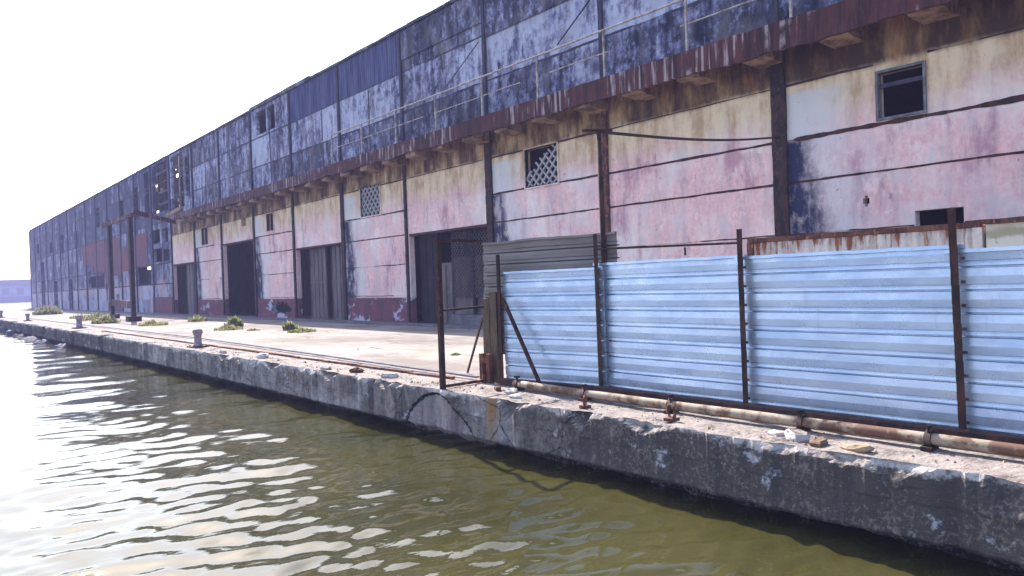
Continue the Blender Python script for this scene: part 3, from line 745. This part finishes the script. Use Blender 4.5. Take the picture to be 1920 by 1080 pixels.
# bay 6: grey leaf, then mesh-topped patched leaves
leaf(27.4, 28.9, 4.05, FX + 0.5, 'dark', ribs=3)
leaf(26.3, 27.3, 2.7, FX + 0.42, 'doorm2', ribs=2)
d6 = leaf(23.2, 26.2, 2.9, FX + 0.46, 'doorm2', ribs=2, z0=0.5)
mb = MB(); W_, H_ = 3.0, 2.75; c = -H_
while c < W_:
    za, zb = max(0, -c), min(H_, W_ - c)
    if zb - za > .05:
        for sg in (1, -1):
            pa, pb = c + za, c + zb
            if sg < 0: pa, pb = W_ - pa, W_ - pb
            mb.bar((FX + .34 + .012 * sg, 23.2 + pa, 1.2 + za), (FX + .34 + .012 * sg, 23.2 + pb, 1.2 + zb), 0.035, 0.02)
    c += 0.2
build('lattice', mb, 'doorm', d6)
mb = MB(); mb.box(FX + .3, FX + .42, 24.6, 24.75, 0.5, 4.05); mb.box(FX + .3, FX + .42, 23.2, 26.3, 3.96, 4.05); build('door_frame', mb, 'dark', WH)
mb = MB(); mb.box(FX + .32, FX + .5, 23.15, 26.3, 0, .48); build('door_sill', mb, 'kerb', WH)
# bay 8: two grey-blue leaves with a dark gap
leaf(38.2, 40.2, 4.1, FX + 0.32, 'doorm', ribs=4)
leaf(35.55, 37.5, 4.1, FX + 0.32, 'doorm', ribs=4)
# bay 12
leaf(60.5, 63.6, 4.15, FX + 0.3, 'doorm', ribs=4)
# dark screens inside the doorways keep the interior black, as in the photo
mb = MB(); mb.holed(FX + 3.0, FX + 3.1, 22, 61.4, 0, 7.9, [(57.0, 57.6, 3.6, 4.6)]); build('dark_screen', mb, 'dark', WH)
# door head beam
for k, z in ((6, 4.1), (8, 4.15), (10, 5.15), (12, 4.2)):
    mb = MB(); mb.box(FX - .03, FX + .3, BAY[k] + .2, BAY[k + 1] - .2, z - .1, z - .004); build('lintel', mb, 'joint', WH)
# door jamb reveals (dark rust)

# ---- ruined far part: one panel per bay, real openings, open to the sky behind
RB = RUIN
rh = [(136.4, 139.6, 0.05, 7.4), (124.6, 127.2, 0.05, 4.2), (112.5, 115.4, 0.05, 4.15), (102.2, 103.8, 0.05, 3.9),
      (93.0, 102.1, 2.75, 4.35), (73.4, 79.1, 2.6, 4.35), (67.0, 71.8, 8.9, 13.1), (73.0, 74.6, 8.8, 12.9), (86.2, 87.6, 1.1, 1.9),
      (98.4, 99.7, 4.45, 5.35), (100.2, 101.7, 4.45, 5.35), (89.0, 90.4, 7.7, 8.9), (79.6, 80.6, .1, 2.5), (91.6, 92.4, 1.2, 3.2),
      (67.2, 69.0, 4.6, 5.6), (69.6, 72.4, 4.6, 5.8), (67.4, 69.4, 6.2, 7.4), (70, 72.6, 6.3, 7.5), (72.9, 73.4, 6.9, 7.3),
      (127.6, 130, 8.4, 10.0), (118, 120.5, 7.8, 10.4), (108, 110, 8.2, 10.2), (83, 85.2, 9.4, 11.4), (77, 78.6, 9.0, 12.0), (94.5, 96.2, 9.6, 11.8), (140.5, 143, 9, 10.5)]
for k in range(14):
    y0, y1 = RB[k], RB[k + 1]; mb = MB(); r = random.Random(k + 5)
    hs = [h for h in rh if h[1] > y0 and h[0] < y1]
    tv = [[r.uniform(0.38, 0.68) for _ in range(3)] for _ in range(8)]
    mid = [y0 + (y1 - y0) * q for q in (0.33, 0.66)]
    zc = [1.3, 2.7, 4.4, 6.2, 8.0, 9.7, 11.4]
    def tf(y, z): return tv[sum(z > c for c in zc)][sum(y > c for c in mid)] + (0.15 if z > 8 else 0) - (0.25 if z < 2.6 else 0)
    mb.holed(FX, FX + 0.3, y0, y1, 0, 13.28, hs, ycuts=mid, zcuts=zc, tonef=tf)
    for z in (2.65, 4.4, 8.0, 11.4): mb.ragged(FX, y0 + .2, y1 - .2, z, 0.16, 1, k + 3, .2)
    build('wall_panel', mb, ['ruin', 'joint'], WH)
# brick infill panels standing in front of the ruined frame
for a, b, z0, z1 in ((92.2, 98.2, 4.4, 7.9), (98.25, 104.8, 5.45, 7.9), (84.6, 88.9, 3.9, 7.8), (74.2, 81.6, 4.4, 7.5), (81.7, 84.5, 4.2, 6.6), (66.8, 73.0, 0.05, 1.5), (90.5, 92.1, 3.3, 7.6), (84.6, 91.5, 0.05, 1.05)):
    mb = MB(); mb.holed(FX - 0.05, FX - .005, a, b, z0, z1); build('brick_infill', mb, 'brick', WH)
# near-black screens added to darken the openings, with daylight through their gaps
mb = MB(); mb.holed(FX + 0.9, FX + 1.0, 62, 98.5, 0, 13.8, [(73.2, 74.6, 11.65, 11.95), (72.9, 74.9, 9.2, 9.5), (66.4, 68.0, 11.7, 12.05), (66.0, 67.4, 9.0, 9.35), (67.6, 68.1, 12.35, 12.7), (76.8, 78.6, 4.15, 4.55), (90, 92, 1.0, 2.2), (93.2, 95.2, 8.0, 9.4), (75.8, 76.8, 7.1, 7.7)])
build('dark_screen', mb, 'dark', WH)
mb = MB(); mb.holed(FX + 0.9, FX + 1.0, 106.5, 151, 0, 13.0); build('dark_screen', mb, 'dark', WH)
mb = MB(); mb.box(FX + .9, FX + 1.0, 98.5, 106.5, 0, 4.2); mb.box(FX + .9, FX + 1.0, 98.5, 106.5, 6.2, 13); build('dark_screen', mb, 'dark', WH)
# fallen beams hanging in the upper opening
for a, b in (((FX + .4, 62.6, 9.0), (FX + .3, 65.0, 9.5)), ((FX + .3, 62.7, 11.2), (FX + .5, 65, 10.9)), ((FX + .4, 69.6, 10.9), (FX + .3, 73.5, 11.3)), ((FX - .1, 62.9, 8.6), (FX - .3, 66.5, 8.3)), ((FX + .2, 64.0, 8.8), (FX + .1, 63.6, 12.9))):
    mb = MB(); mb.bar(a, b, 0.22, 0.3); build('broken_beam', mb, 'soffit', WH)
for y_, z_ in ((64.2, 9.9), (64.4, 12.2), (69.4, 9.6), (69.2, 10.6), (69.5, 12.3)):
    L_ = 2.0 if y_ < 66 else 2.6
    mb = MB(); mb.bar((FX + .12, y_ - L_, z_ + .1 * nz(y_, z_, 1)), (FX + .16, y_ + L_ * (.5 + .4 * nz(z_, y_, 4)), z_), 0.16, 0.2); build('broken_beam', mb, 'upcol', WH)
for y_ in (63.6, 68.2, 70.3):
    mb = MB(); mb.bar((FX + .2, y_, 8.3), (FX + .15, y_ + .15, 12.9), 0.16, 0.16); build('broken_beam', mb, 'darkcol', WH)
# end gable
mb = MB(); mb.box(FX + .32, 30, 151.0, 151.2, 0, 13.2); build('end_wall', mb, 'ruin', WH)

# ------------------------------------------------------------------ ruined gantry of two columns
G = thing('steel_gantry', 'two tall dark rusty columns carrying a broken brown beam before the ruined warehouse end', 'gantry', (12.5, 60, 0))
for x, y, h in ((12.3, 55.0, 7.0), (12.95, 64.5, 7.6)):
    mb = MB(); mb.box(x - .13, x - .08, y - .2, y + .2, 0, h); mb.box(x + .08, x + .13, y - .2, y + .2, 0, h); mb.box(x - .079, x + .079, y - .05, y + .05, 0, h)
    mb.box(x - .4, x + .4, y - .45, y + .45, 0, 0.35); build('column', mb, 'darkcol', G)
mb = MB(); mb.box(12.35, 12.5, 54.8, 64.7, 7.02, 7.3); build('beam', mb, 'fascia', G)
mb = MB(); mb.bar((12.6, 55.0, 7.35), (17.4, 63.2, 7.5), 0.16, 0.3); build('beam', mb, 'fascia', G)
mb = MB(); mb.bar((12.5, 56, 1.1), (12.9, 64.2, 1.25), 0.12, 0.5); build('brace', mb, 'fascia', G)

# ------------------------------------------------------------------ sheet metal fence
FE = thing('sheet_metal_fence', 'pale blue ribbed sheet metal fence on rusty posts along the quay edge', 'fence', (8.55, 5, 0))
def fline(y):                                              # the last bay swings a little towards the water
    return 8.55 if y < 8.2 else 8.55 - (y - 8.2) / 2.1 * 0.32
def ribbed(y0, y1, z0, z1, mat, off, seed, top_noise=0.004, name='fence_panel', pitch=0.243, ztilt=0.0, left_rag=0.0):
    prof = []; z = z0
    d = 0.034
    while z < z1 - 0.02:
        for dz, dx in ((0, 0), (0.005, d * 1.7), (0.020, d * 1.7), (0.026, 0), (0.050, 0.004), (0.066, 0.004), (0.069, d * .6), (0.077, d * .6), (0.080, 0), (0.16, -.006)):
            if z + dz < z1: prof.append((z + dz, dx))
        z += pitch
    prof.append((z1, 0)); prof.append((z1 + 0.004, -0.03)); prof.append((z1 - 0.035, -0.034))
    n = int((y1 - y0) / 0.07) + 1; rows = []
    for k in range(n + 1):
        y = y0 + (y1 - y0) * k / n
        row = []
        for i, (zz, dx) in enumerate(prof):
            yy = y
            if k == n and left_rag: yy = y + left_rag * nz(zz * 3, seed, 2)
            dent = 0.020 * nz(yy * .8, zz * .9, seed) + 0.006 * nz(yy * 2.6, zz * 3.5, seed + 3)
            zt = zz + ztilt * (yy - y0)
            if i >= len(prof) - 5: zt += top_noise * nz(yy * 1.1, seed, 4) + (0.007 * nz(yy * 5, seed, 5)); 
            if i == 0: zt += 0.015 * nz(yy * 2, seed, 6)
            row.append((fline(yy) + off + dx + dent, yy, zt))
        rows.append(row)
    mb = MB(); mb.grid(rows, 0, False)
    return build(name, mb, mat, FE)
PY = [-4.7, -2.1, 0.45, 3.03, 5.6, 8.2]
for a, b in zip(PY[:-1], PY[1:]):
    zt = {3.03: 2.02, 5.6: 2.04}.get(a, 1.97)
    ribbed(a - 0.03, b + 0.16, 0.07, zt, 'blue', 0.05 if int(a * 10) % 2 else 0.085, a, ztilt=0.0)
ribbed(8.12, 10.27, 0.07, 1.97, 'blue', 0.03, 31)
g = ribbed(7.95, 10.86, 0.50, 2.52, 'grey', 0.16, 47, 0.02, pitch=0.2, left_rag=0.09); g['label'] = 'dull grey sheet standing behind the end of the blue sheets'
def angle_post(y, h, name='post', m='rust', x=None, lean=0.0):
    mb = MB(); x = fline(y) - 0.012 if x is None else x
    n = 12
    for q in range(n):
        z0 = h * q / n; z1 = h * (q + 1) / n; s = lean * q / n
        mb.box(x - .034, x - .026 + .004 * (q % 2), y - .038 + s, y + .038 + s, z0, z1)
        mb.box(x - .024, x + .045, y + .026 + s, y + .037 + s, z0, z1)
    z = 0.16
    while z < min(h, 2.0):                                 # bolts
        mb.box(x - .05, x - .0345, y - .07, y - .03, z, z + .03); z += 0.243
    return build(name, mb, m, FE)
for y in PY: angle_post(y, {3.03: 2.4, 5.6: 2.38, 8.2: 2.5}.get(y, 2.3), lean=0.05 if y == 3.03 else 0.02)
angle_post(10.3, 2.28)
mb = MB(); mb.bar((8.14, 10.12, 1.50), (8.12, 9.22, 0.12), 0.05); build('brace', mb, 'rust', FE)
mb = MB(); mb.bar((8.52, 5.62, 2.20), (8.53, 8.2, 2.26), 0.03); mb.bar((8.52, 6.5, 2.08), (8.52, 6.5, 2.19), .02); build('top_rail', mb, 'joint', FE)
mb = MB(); mb.box(8.30, 8.46, -4.6, 8.2, -.01, .115); build('bottom_rail', mb, 'rust', FE)

mb = MB(); mb.bar((8.36, 8.22, .055), (8.12, 10.2, .055), 0.12, 0.12); build('bottom_rail', mb, 'rust', FE)
# timber offcut and short rusty stubs at the fence end
mb = MB(); mb.box(8.22, 8.30, 10.42, 10.62, 0.0, 1.62); mb.box(8.20, 8.23, 10.40, 10.46, 0.9, 1.5)
mb.box(8.24, 8.31, 10.66, 10.86, 0.45, 1.5)
solo('timber_board', mb, 'wood', 'dark rotting timber boards leaning at the fence end under the grey sheet', 'timber')
ST = thing('steel_stub', 'pair of short rusty channel stubs standing between the frame and the fence end', 'post', (8.2, 10.6, 0))
for y in (10.75, 10.55):
    mb = MB(); mb.box(8.08, 8.12, y - .045, y + .045, 0, .52); mb.box(8.121, 8.18, y - .045, y - .03, 0, .52); mb.box(8.121, 8.18, y + .03, y + .045, 0, .52); build('post', mb, 'rustred', ST)
mb = MB(); mb.box(8.085, 8.115, 10.595, 10.705, .36, .44); build('tie', mb, 'rustred', ST)

# gate frame with wire mesh, closing the gap between fence and quay edge
GF = thing('gate_frame', 'rusty open steel gate frame at the quay edge beside the fence end', 'gate', (7.25, 10.7, 0))
mb = MB(); mb.box(7.17, 7.25, 10.66, 10.74, -0.03, 2.58); build('post', mb, 'rust', GF)
mb = MB(); mb.bar((7.25, 10.72, 2.55), (8.25, 10.84, 2.55), 0.05); build('rail', mb, 'rust', GF)
mb = MB(); mb.bar((7.25, 10.72, 1.34), (8.25, 10.84, 1.36), 0.035); build('rail', mb, 'rust', GF)
mb = MB(); mb.bar((7.25, 10.72, 0.03), (8.2, 10.7, 0.04), 0.05); build('rail', mb, 'rustred', GF)
mb = MB(); mb.bar((8.3, 10.95, 1.12), (8.72, 12.05, 0.02), 0.035); build('brace', mb, 'rust', GF)

# tall pole with cross arm, and its cable to the warehouse column
PO = thing('utility_pole', 'tall thin rusty pole with short cross arm rising behind the fence', 'pole', (8.66, 8.2, 0))
mb = MB(); mb.tube([(8.70, 8.2, 0), (8.68, 8.2, 2.2), (8.66, 8.21, 4.12)], [.05, .045, .04], 8); build('pole', mb, 'rust', PO)
mb = MB(); mb.bar((8.55, 8.45, 4.17), (8.75, 8.0, 4.12), 0.035); build('cross_arm', mb, 'rust', PO)
mb = MB(); pts = [(8.7 + 9.2 * t, 8.2 + 2.35 * t, 4.12 + 1.2 * t - 0.10 * math.sin(math.pi * t)) for t in np.linspace(0, 1, 16)]
mb.tube(pts, 0.028, 6); solo('cable', mb, 'cable', 'dark cable strung from the pole top to a warehouse column', 'cable')

# pipe along the fence foot
PI_ = thing('pipeline', 'old cream painted pipe lying along the foot of the fence', 'pipe', (8.3, 5, 0))
mb = MB(); pts = [(7.86 + (0.0 if y < 8 else (y - 8) * .03), y, 0.095 + .012 * nz(y * .4, 1, 1)) for y in np.arange(-6, 9.9, 0.4)] 
mb.tube(pts, 0.058, 14); build('pipe', mb, 'pipe', PI_)
for y in (-3.3, 0.5, 3.1, 4.45, 6.3, 7.9, 9.5):
    mb = MB(); x = 7.86 + (0 if y < 8 else (y - 8) * .03); z = .095
    mb.tube([(x, y - .03, z), (x, y + .03, z)], 0.082, 14)
    mb.box(x - .11, x + .09, y - .05, y + .05, -.01, .03); mb.tube([(x - .03, y, z + .05), (x - .03, y, z + .13)], .02, 8); mb.tube([(x - .08, y, z + .13), (x + .03, y, z + .12)], .018, 8)
    build('clamp', mb, 'rust', PI_)
# valve lying at the quay edge
def valve(x, y, r, label, rot):
    mb = MB(); pts = []
    for q in range(17):
        t = 2 * math.pi * q / 16; pts.append((x + math.cos(t) * r * math.cos(rot), y + math.cos(t) * r * math.sin(rot), r + .02 + math.sin(t) * r))
    mb.tube(pts, r * .24, 8, cap=False)
    mb.tube([(x, y, 0), (x, y, r * .4)], r * .35, 8); mb.box(x - r * .9, x + r * .9, y - r * .8, y + r * .8, -.01, .03)
    solo('mooring_ring', mb, 'rustred', label, 'ring')
valve(7.42, 5.95, 0.085, 'rusty mooring ring upright on the quay between two fence posts', 1.2)
valve(7.40, 7.45, 0.07, 'smaller rusty mooring ring by the chipped quay edge below the tall pole', 0.6)

# container and hut behind the fence
CO = thing('shipping_container', 'rust streaked white corrugated container showing above the blue fence', 'container', (15, 6.7, 0))
mb = MB(); rows = []; y = 4.66
k = 0
while y < 8.80:
    x = 13.8 + (0.036 if k % 4 in (0, 1) else 0.0); rows.append([(x, y, .15), (x, y, 2.42)]); y += 0.05; k += 1
mb.grid(rows); build('side_panel', mb, 'prust', CO)
for a_, b_ in ((2.425, 2.52), (.02, .145)):
    mb = MB(); mb.box(13.78, 13.92, 4.56, 8.92, a_, b_); build('side_rail', mb, 'rustred', CO)
for y in (4.60, 8.85):
    mb = MB(); mb.box(13.77, 13.93, y - .07, y + .07, .15, 2.42); build('corner_post', mb, 'rustred' if y > 6 else 'prust', CO)
mb = MB(); mb.box(13.93, 16.2, 4.58, 8.9, .1, 2.46); build('body', mb, 'prust', CO)
HU = thing('plaster_hut', 'low cream plaster hut with a mossy top band right of the container', 'hut', (15, 1.5, 0))
mb = MB(); mb.holed(13.8, 14.0, -1.5, 4.48, 0, 2.46, [(3.75, 3.95, 2.1, 2.3)]); mb.box(14.001, 16.5, -1.5, -1.3, 0, 2.46); mb.box(14.001, 16.5, 4.3, 4.48, 0, 2.46); build('wall', mb, 'mossy', HU)
mb = MB(); mb.box(13.7, 16.6, -1.6, 4.5, 2.465, 2.53); build('roof', mb, 'rustred', HU)

# crane rail set in the apron
CRN = thing('crane_rail', 'worn grey crane rail strip running along the quay apron', 'rail', (8.6, 18, 0))
def rx(y): return 8.32 + (y - 11) * 0.034 if y < 30 else 8.966
mb = MB(); mb.grid([[(rx(y) - .16, y, -.003), (rx(y) - .16, y, .026 + .01 * nz(y, 1, 1)), (rx(y) + .16, y, .028 + .01 * nz(y * 2, 3, 1)), (rx(y) + .16, y, -.003)] for y in np.arange(10.9, 80, .35)]); build('kerb_strip', mb, 'quay', CRN)
mb = MB(); mb.grid([[(rx(y) - .05, y, .03), (rx(y) - .045, y, .055), (rx(y) + .045, y, .055), (rx(y) + .05, y, .03)] for y in np.arange(11.2, 80, .5)]); build('rail', mb, 'kerb', CRN)
# second dark broken edging strip nearer the water
mb = MB()
y = 11.6; r = random.Random(2)
while y < 42:
    L = r.uniform(.4, 1.5)
    mb.bar((8.03 + r.uniform(-.03, .03), y, .02), (8.03 + r.uniform(-.03, .03), y + L, .02 + r.uniform(-.02, .01)), 0.05 + .04 * r.random(), 0.05); y += L - .02
solo('edge_strip', mb, 'rustred', 'broken rusty steel edging strip between quay wall and apron', 'edging')

# bollards
def bollard(x, y, s, label):
    b = thing('bollard', label, 'bollard', (x, y, 0), 'mooring bollards along the quay')
    mb = MB(); n = 16
    mb.tube([(x, y, z * s) for z in (0, .06, .10, .36, .44, .52, .58, .60)], [q * s for q in (.16, .155, .12, .11, .15, .165, .13, .05)], n); build('post', mb, 'bollard', b)
    mb = MB(); mb.box(x - .28 * s, x + .28 * s, y - .28 * s, y + .28 * s, -.01, .035)
    for a in (-.2, .2):
        for c in (-.2, .2): mb.tube([(x + a * s, y + c * s, .03), (x + a * s, y + c * s, .065)], .03, 6)
    build('base_plate', mb, 'rust', b)
bollard(7.66, 25.7, 1.0, 'nearest flaking pinkish mooring bollard, on the quay edge left of the weeds')
bollard(8.0, 48.5, 1.25, 'pinkish mooring bollard on the quay before the two gantry columns')
bollard(8.05, 70.5, 1.0, 'small dark mooring bollard on the quay before the far grey bush')
bollard(7.85, 88.0, 1.2, 'farthest mooring bollard, on the quay at the left edge of the photo')

# rubble
def chunk(x, y, s, seed, label, m='rubble', zb=0.0):
    r = random.Random(seed); mb = MB()
    n = 7
    rings = [(0, .9), (.45, 1.0), (.85, .8), (1.0, .5)]
    off = [r.uniform(.5, 1.25) for _ in range(n)]
    rows = []
    sx, sy, sz = s * r.uniform(.8, 1.2), s * r.uniform(.9, 1.6), s * r.uniform(.45, .8)
    for h, q in rings:
        rows.append([(x + math.cos(2 * math.pi * k / n) * sx * q * off[k % n] * r.uniform(.85, 1.1), y + math.sin(2 * math.pi * k / n) * sy * q * off[k % n], zb - .012 + h * sz * r.uniform(.7, 1.15)) for k in range(n)])
    for q in rows: q.append(q[0])
    mb.grid(rows); mb.face(rows[-1][:-1])
    solo('concrete_chunk', mb, m, label, 'rubble', 'broken concrete chunks on the quay edge')
chunk(7.50, 4.55, .11, 1, 'pale concrete chunk lying on the quay below the third fence post from the left')
chunk(7.42, 4.30, .14, 2, 'darker flat concrete chunk on the quay edge under the widest blue panel', 'quay')
chunk(7.38, 3.98, .13, 3, 'long brown concrete slab on the bright quay edge near the right post', 'soffit')
chunk(7.36, 3.62, .12, 4, 'brown broken slab nearest the rightmost fence post on the quay edge', 'soffit')
chunk(7.40, 8.95, .09, 5, 'small pale concrete chunk in the chipped notch below the leaning brace')
chunk(7.62, 9.35, .12, 6, 'pale jagged concrete chunk beside the foot of the leaning brace')
chunk(7.75, 9.85, .10, 7, 'orange stained concrete chunk beside the fence end stubs', 'rustred')
chunk(7.42, 12.9, .16, 8, 'flat pale chunk on the quay just left of the gate frame')
chunk(7.50, 14.4, .15, 9, 'rust brown lump on the quay edge left of the arched crack', 'rustred')
chunk(7.35, 15.6, .17, 10, 'pinkish broken slab on the quay between the arched crack and the nearest bollard')
chunk(7.5, 19.6, .2, 11, 'low pale slab lying on the quay halfway to the nearest bollard')
chunk(7.35, 22.4, .16, 12, 'weathered concrete lump on the quay just right of the nearest bollard')
for k, (y, s) in enumerate(((46.6, .5), (53, .45), (59, .6), (64, .5), (69, .7), (76, .7), (84, .9))):
    chunk(6.75 + .25 * nz(y, 1, 1), y, s * 1.1, 40 + k, ['dark broken block at the water edge below the pinkish bollard', 'broken block on the collapsed quay before the right gantry column', 'broken block on the collapsed quay before the left gantry column', 'jagged block on the collapsed far quay beyond the gantry', 'jagged block on the far quay by the small dark bollard', 'large jagged block on the far collapsed quay edge', 'farthest jagged block where the quay leaves the photo'][k], 'rock', -1.05)

# grit and crumbs of concrete strewn along the quay edge
mb = MB(); r = random.Random(31)
for q in range(600):
    y = r.choice((r.uniform(1.5, 12), r.uniform(10, 30), r.uniform(10, 44))); e = quay_profile(y)[0]
    x = e + .12 + abs(r.gauss(0, .42)) if r.random() < .7 else r.uniform(7.9, 11.5)
    k = r.uniform(.008, .026) * (1 + y / 40) * (2.2 if r.random() < .06 else 1); z0 = -.02; a = r.uniform(0, 6.3)
    p = [(x + math.cos(a + t) * k * r.uniform(.6, 1.3), y + math.sin(a + t) * k * r.uniform(.6, 1.6), z0) for t in (0, 2.1, 4.2)]
    top = (x + r.uniform(-.3, .3) * k, y, z0 + .018 + k * r.uniform(.2, .6))
    for i in range(3): mb.face([p[i], p[(i + 1) % 3], top], int(r.random() < .35))
g_ = build('concrete_grit', mb, ['soffit', 'kerb'], None, (8, 10, 0)); g_['kind'] = 'stuff'
# weeds
def weed(x, y, rad, h, n, label, m='leaf', seed=0):
    r = random.Random(seed + int(y * 10)); mb = MB(); h *= 0.85; rad *= .85
    for q in range(n):
        a = r.uniform(0, 6.28); d = rad * r.random() ** .7 * .68; bx, by = x + d * math.cos(a), y + d * math.sin(a)
        hh = h * (0.25 + 0.75 * r.random() ** 1.8) * (1 - .75 * d / rad) * (0.75 + 0.5 * nz(bx * 2.2, by * 2.2, 5)); t = r.uniform(0, 6.28); ln = r.uniform(.15, .6) * hh
        w_ = r.uniform(.016, .036) * (1 + h); cx, cy = math.cos(t), math.sin(t); px, py = -cy * w_, cx * w_
        p1 = (bx + cx * ln * .35, by + cy * ln * .35, hh * .6); p2 = (bx + cx * ln, by + cy * ln, hh * r.uniform(.75, 1.0))
        mb.face([(bx - px * .5, by - py * .5, -.01), (bx + px * .5, by + py * .5, -.01), (p1[0] + px, p1[1] + py, p1[2]), (p1[0] - px, p1[1] - py, p1[2])], r.random() < .35)
        mb.face([(p1[0] - px, p1[1] - py, p1[2]), (p1[0] + px, p1[1] + py, p1[2]), p2], r.random() < .35)
    solo('weed_tuft', mb, [m, 'dry' if m == 'leaf' else 'leaf'], label, 'weed', 'weeds on the apron', (x, y, 0))
weed(13.4, 31.7, .55, .95, 420, 'tall bright green weed tuft before the double grey door')
weed(13.0, 29.6, 1.0, .42, 420, 'low spreading green weeds just right of the tall bright tuft')
weed(13.2, 38.3, .8, 1.0, 420, 'green weed clump in front of the black doorway')
weed(12.0, 35.5, 1.2, .45, 420, 'low dry yellow weeds left of the black doorway', 'dry')
weed(14.4, 48.2, 1.0, .9, 360, 'dull green weed clump beside the shadowed wall base', 'dry')
weed(11.3, 46.0, 1.3, .7, 420, 'dry yellowish weed patch right of the gantry columns', 'dry')
weed(10.5, 54.5, 1.5, 1.1, 520, 'pale grey-green bush between the gantry columns and the quay', 'dry')
weed(11.6, 63.5, 2.2, 1.1, 520, 'pale weed bush left of the gantry columns', 'dry')
weed(11.8, 70.5, 1.5, .8, 420, 'low dark weed patch further left of the gantry', 'dry')
weed(12.4, 93, 2.4, 2.2, 700, 'tall grey-green bush at the far corner of the warehouse', 'dry')
weed(10.8, 15.4, .22, .16, 160, 'tiny bright green tuft seen through the gate frame')
weed(12.3, 33.2, .5, .25, 160, 'very small dry tuft between the two bright weed clumps', 'dry')

# far shed across the end of the apron
FS = thing('far_shed', 'long low hazy grey shed far away at the left edge behind the warehouse', 'building', (40, 400, 0))
mb = MB(); mb.box(-30, 140, 400, 430, 0, 8.2); build('wall', mb, 'farwall', FS)
mb = MB(); mb.box(-31, 141, 398.5, 431, 8.21, 10.3); build('roof', mb, 'farroof', FS)
mb = MB(); mb.box(-30, 140, 399.4, 399.98, 0, 2.8); build('loading_dock', mb, 'farroof', FS)
for q in range(9):
    x = 20 + q * 5.5; mb = MB(); mb.box(x, x + 2.6, 399.9, 399.995, 3.6, 6.6); build('door', mb, 'farroof', FS)

# ------------------------------------------------------------------ haze
hm = bpy.data.materials.new('haze_air'); hm.use_nodes = True; nt = hm.node_tree
nt.nodes.remove(nt.nodes['Principled BSDF']); pv = nt.nodes.new('ShaderNodeVolumePrincipled')
pv.inputs['Color'].default_value = (0.54, 0.53, 1.0, 1); pv.inputs['Density'].default_value = 0.0012; pv.inputs['Anisotropy'].default_value = 0.0
nt.links.new(pv.outputs[0], nt.nodes['Material Output'].inputs['Volume'])
mb = MB(); mb.box(-2700, 2700, -2700, 2700, -3.0, 14.6)
hz = build('haze', mb, hm, None, (0, 0, 0)); hz['kind'] = 'stuff'
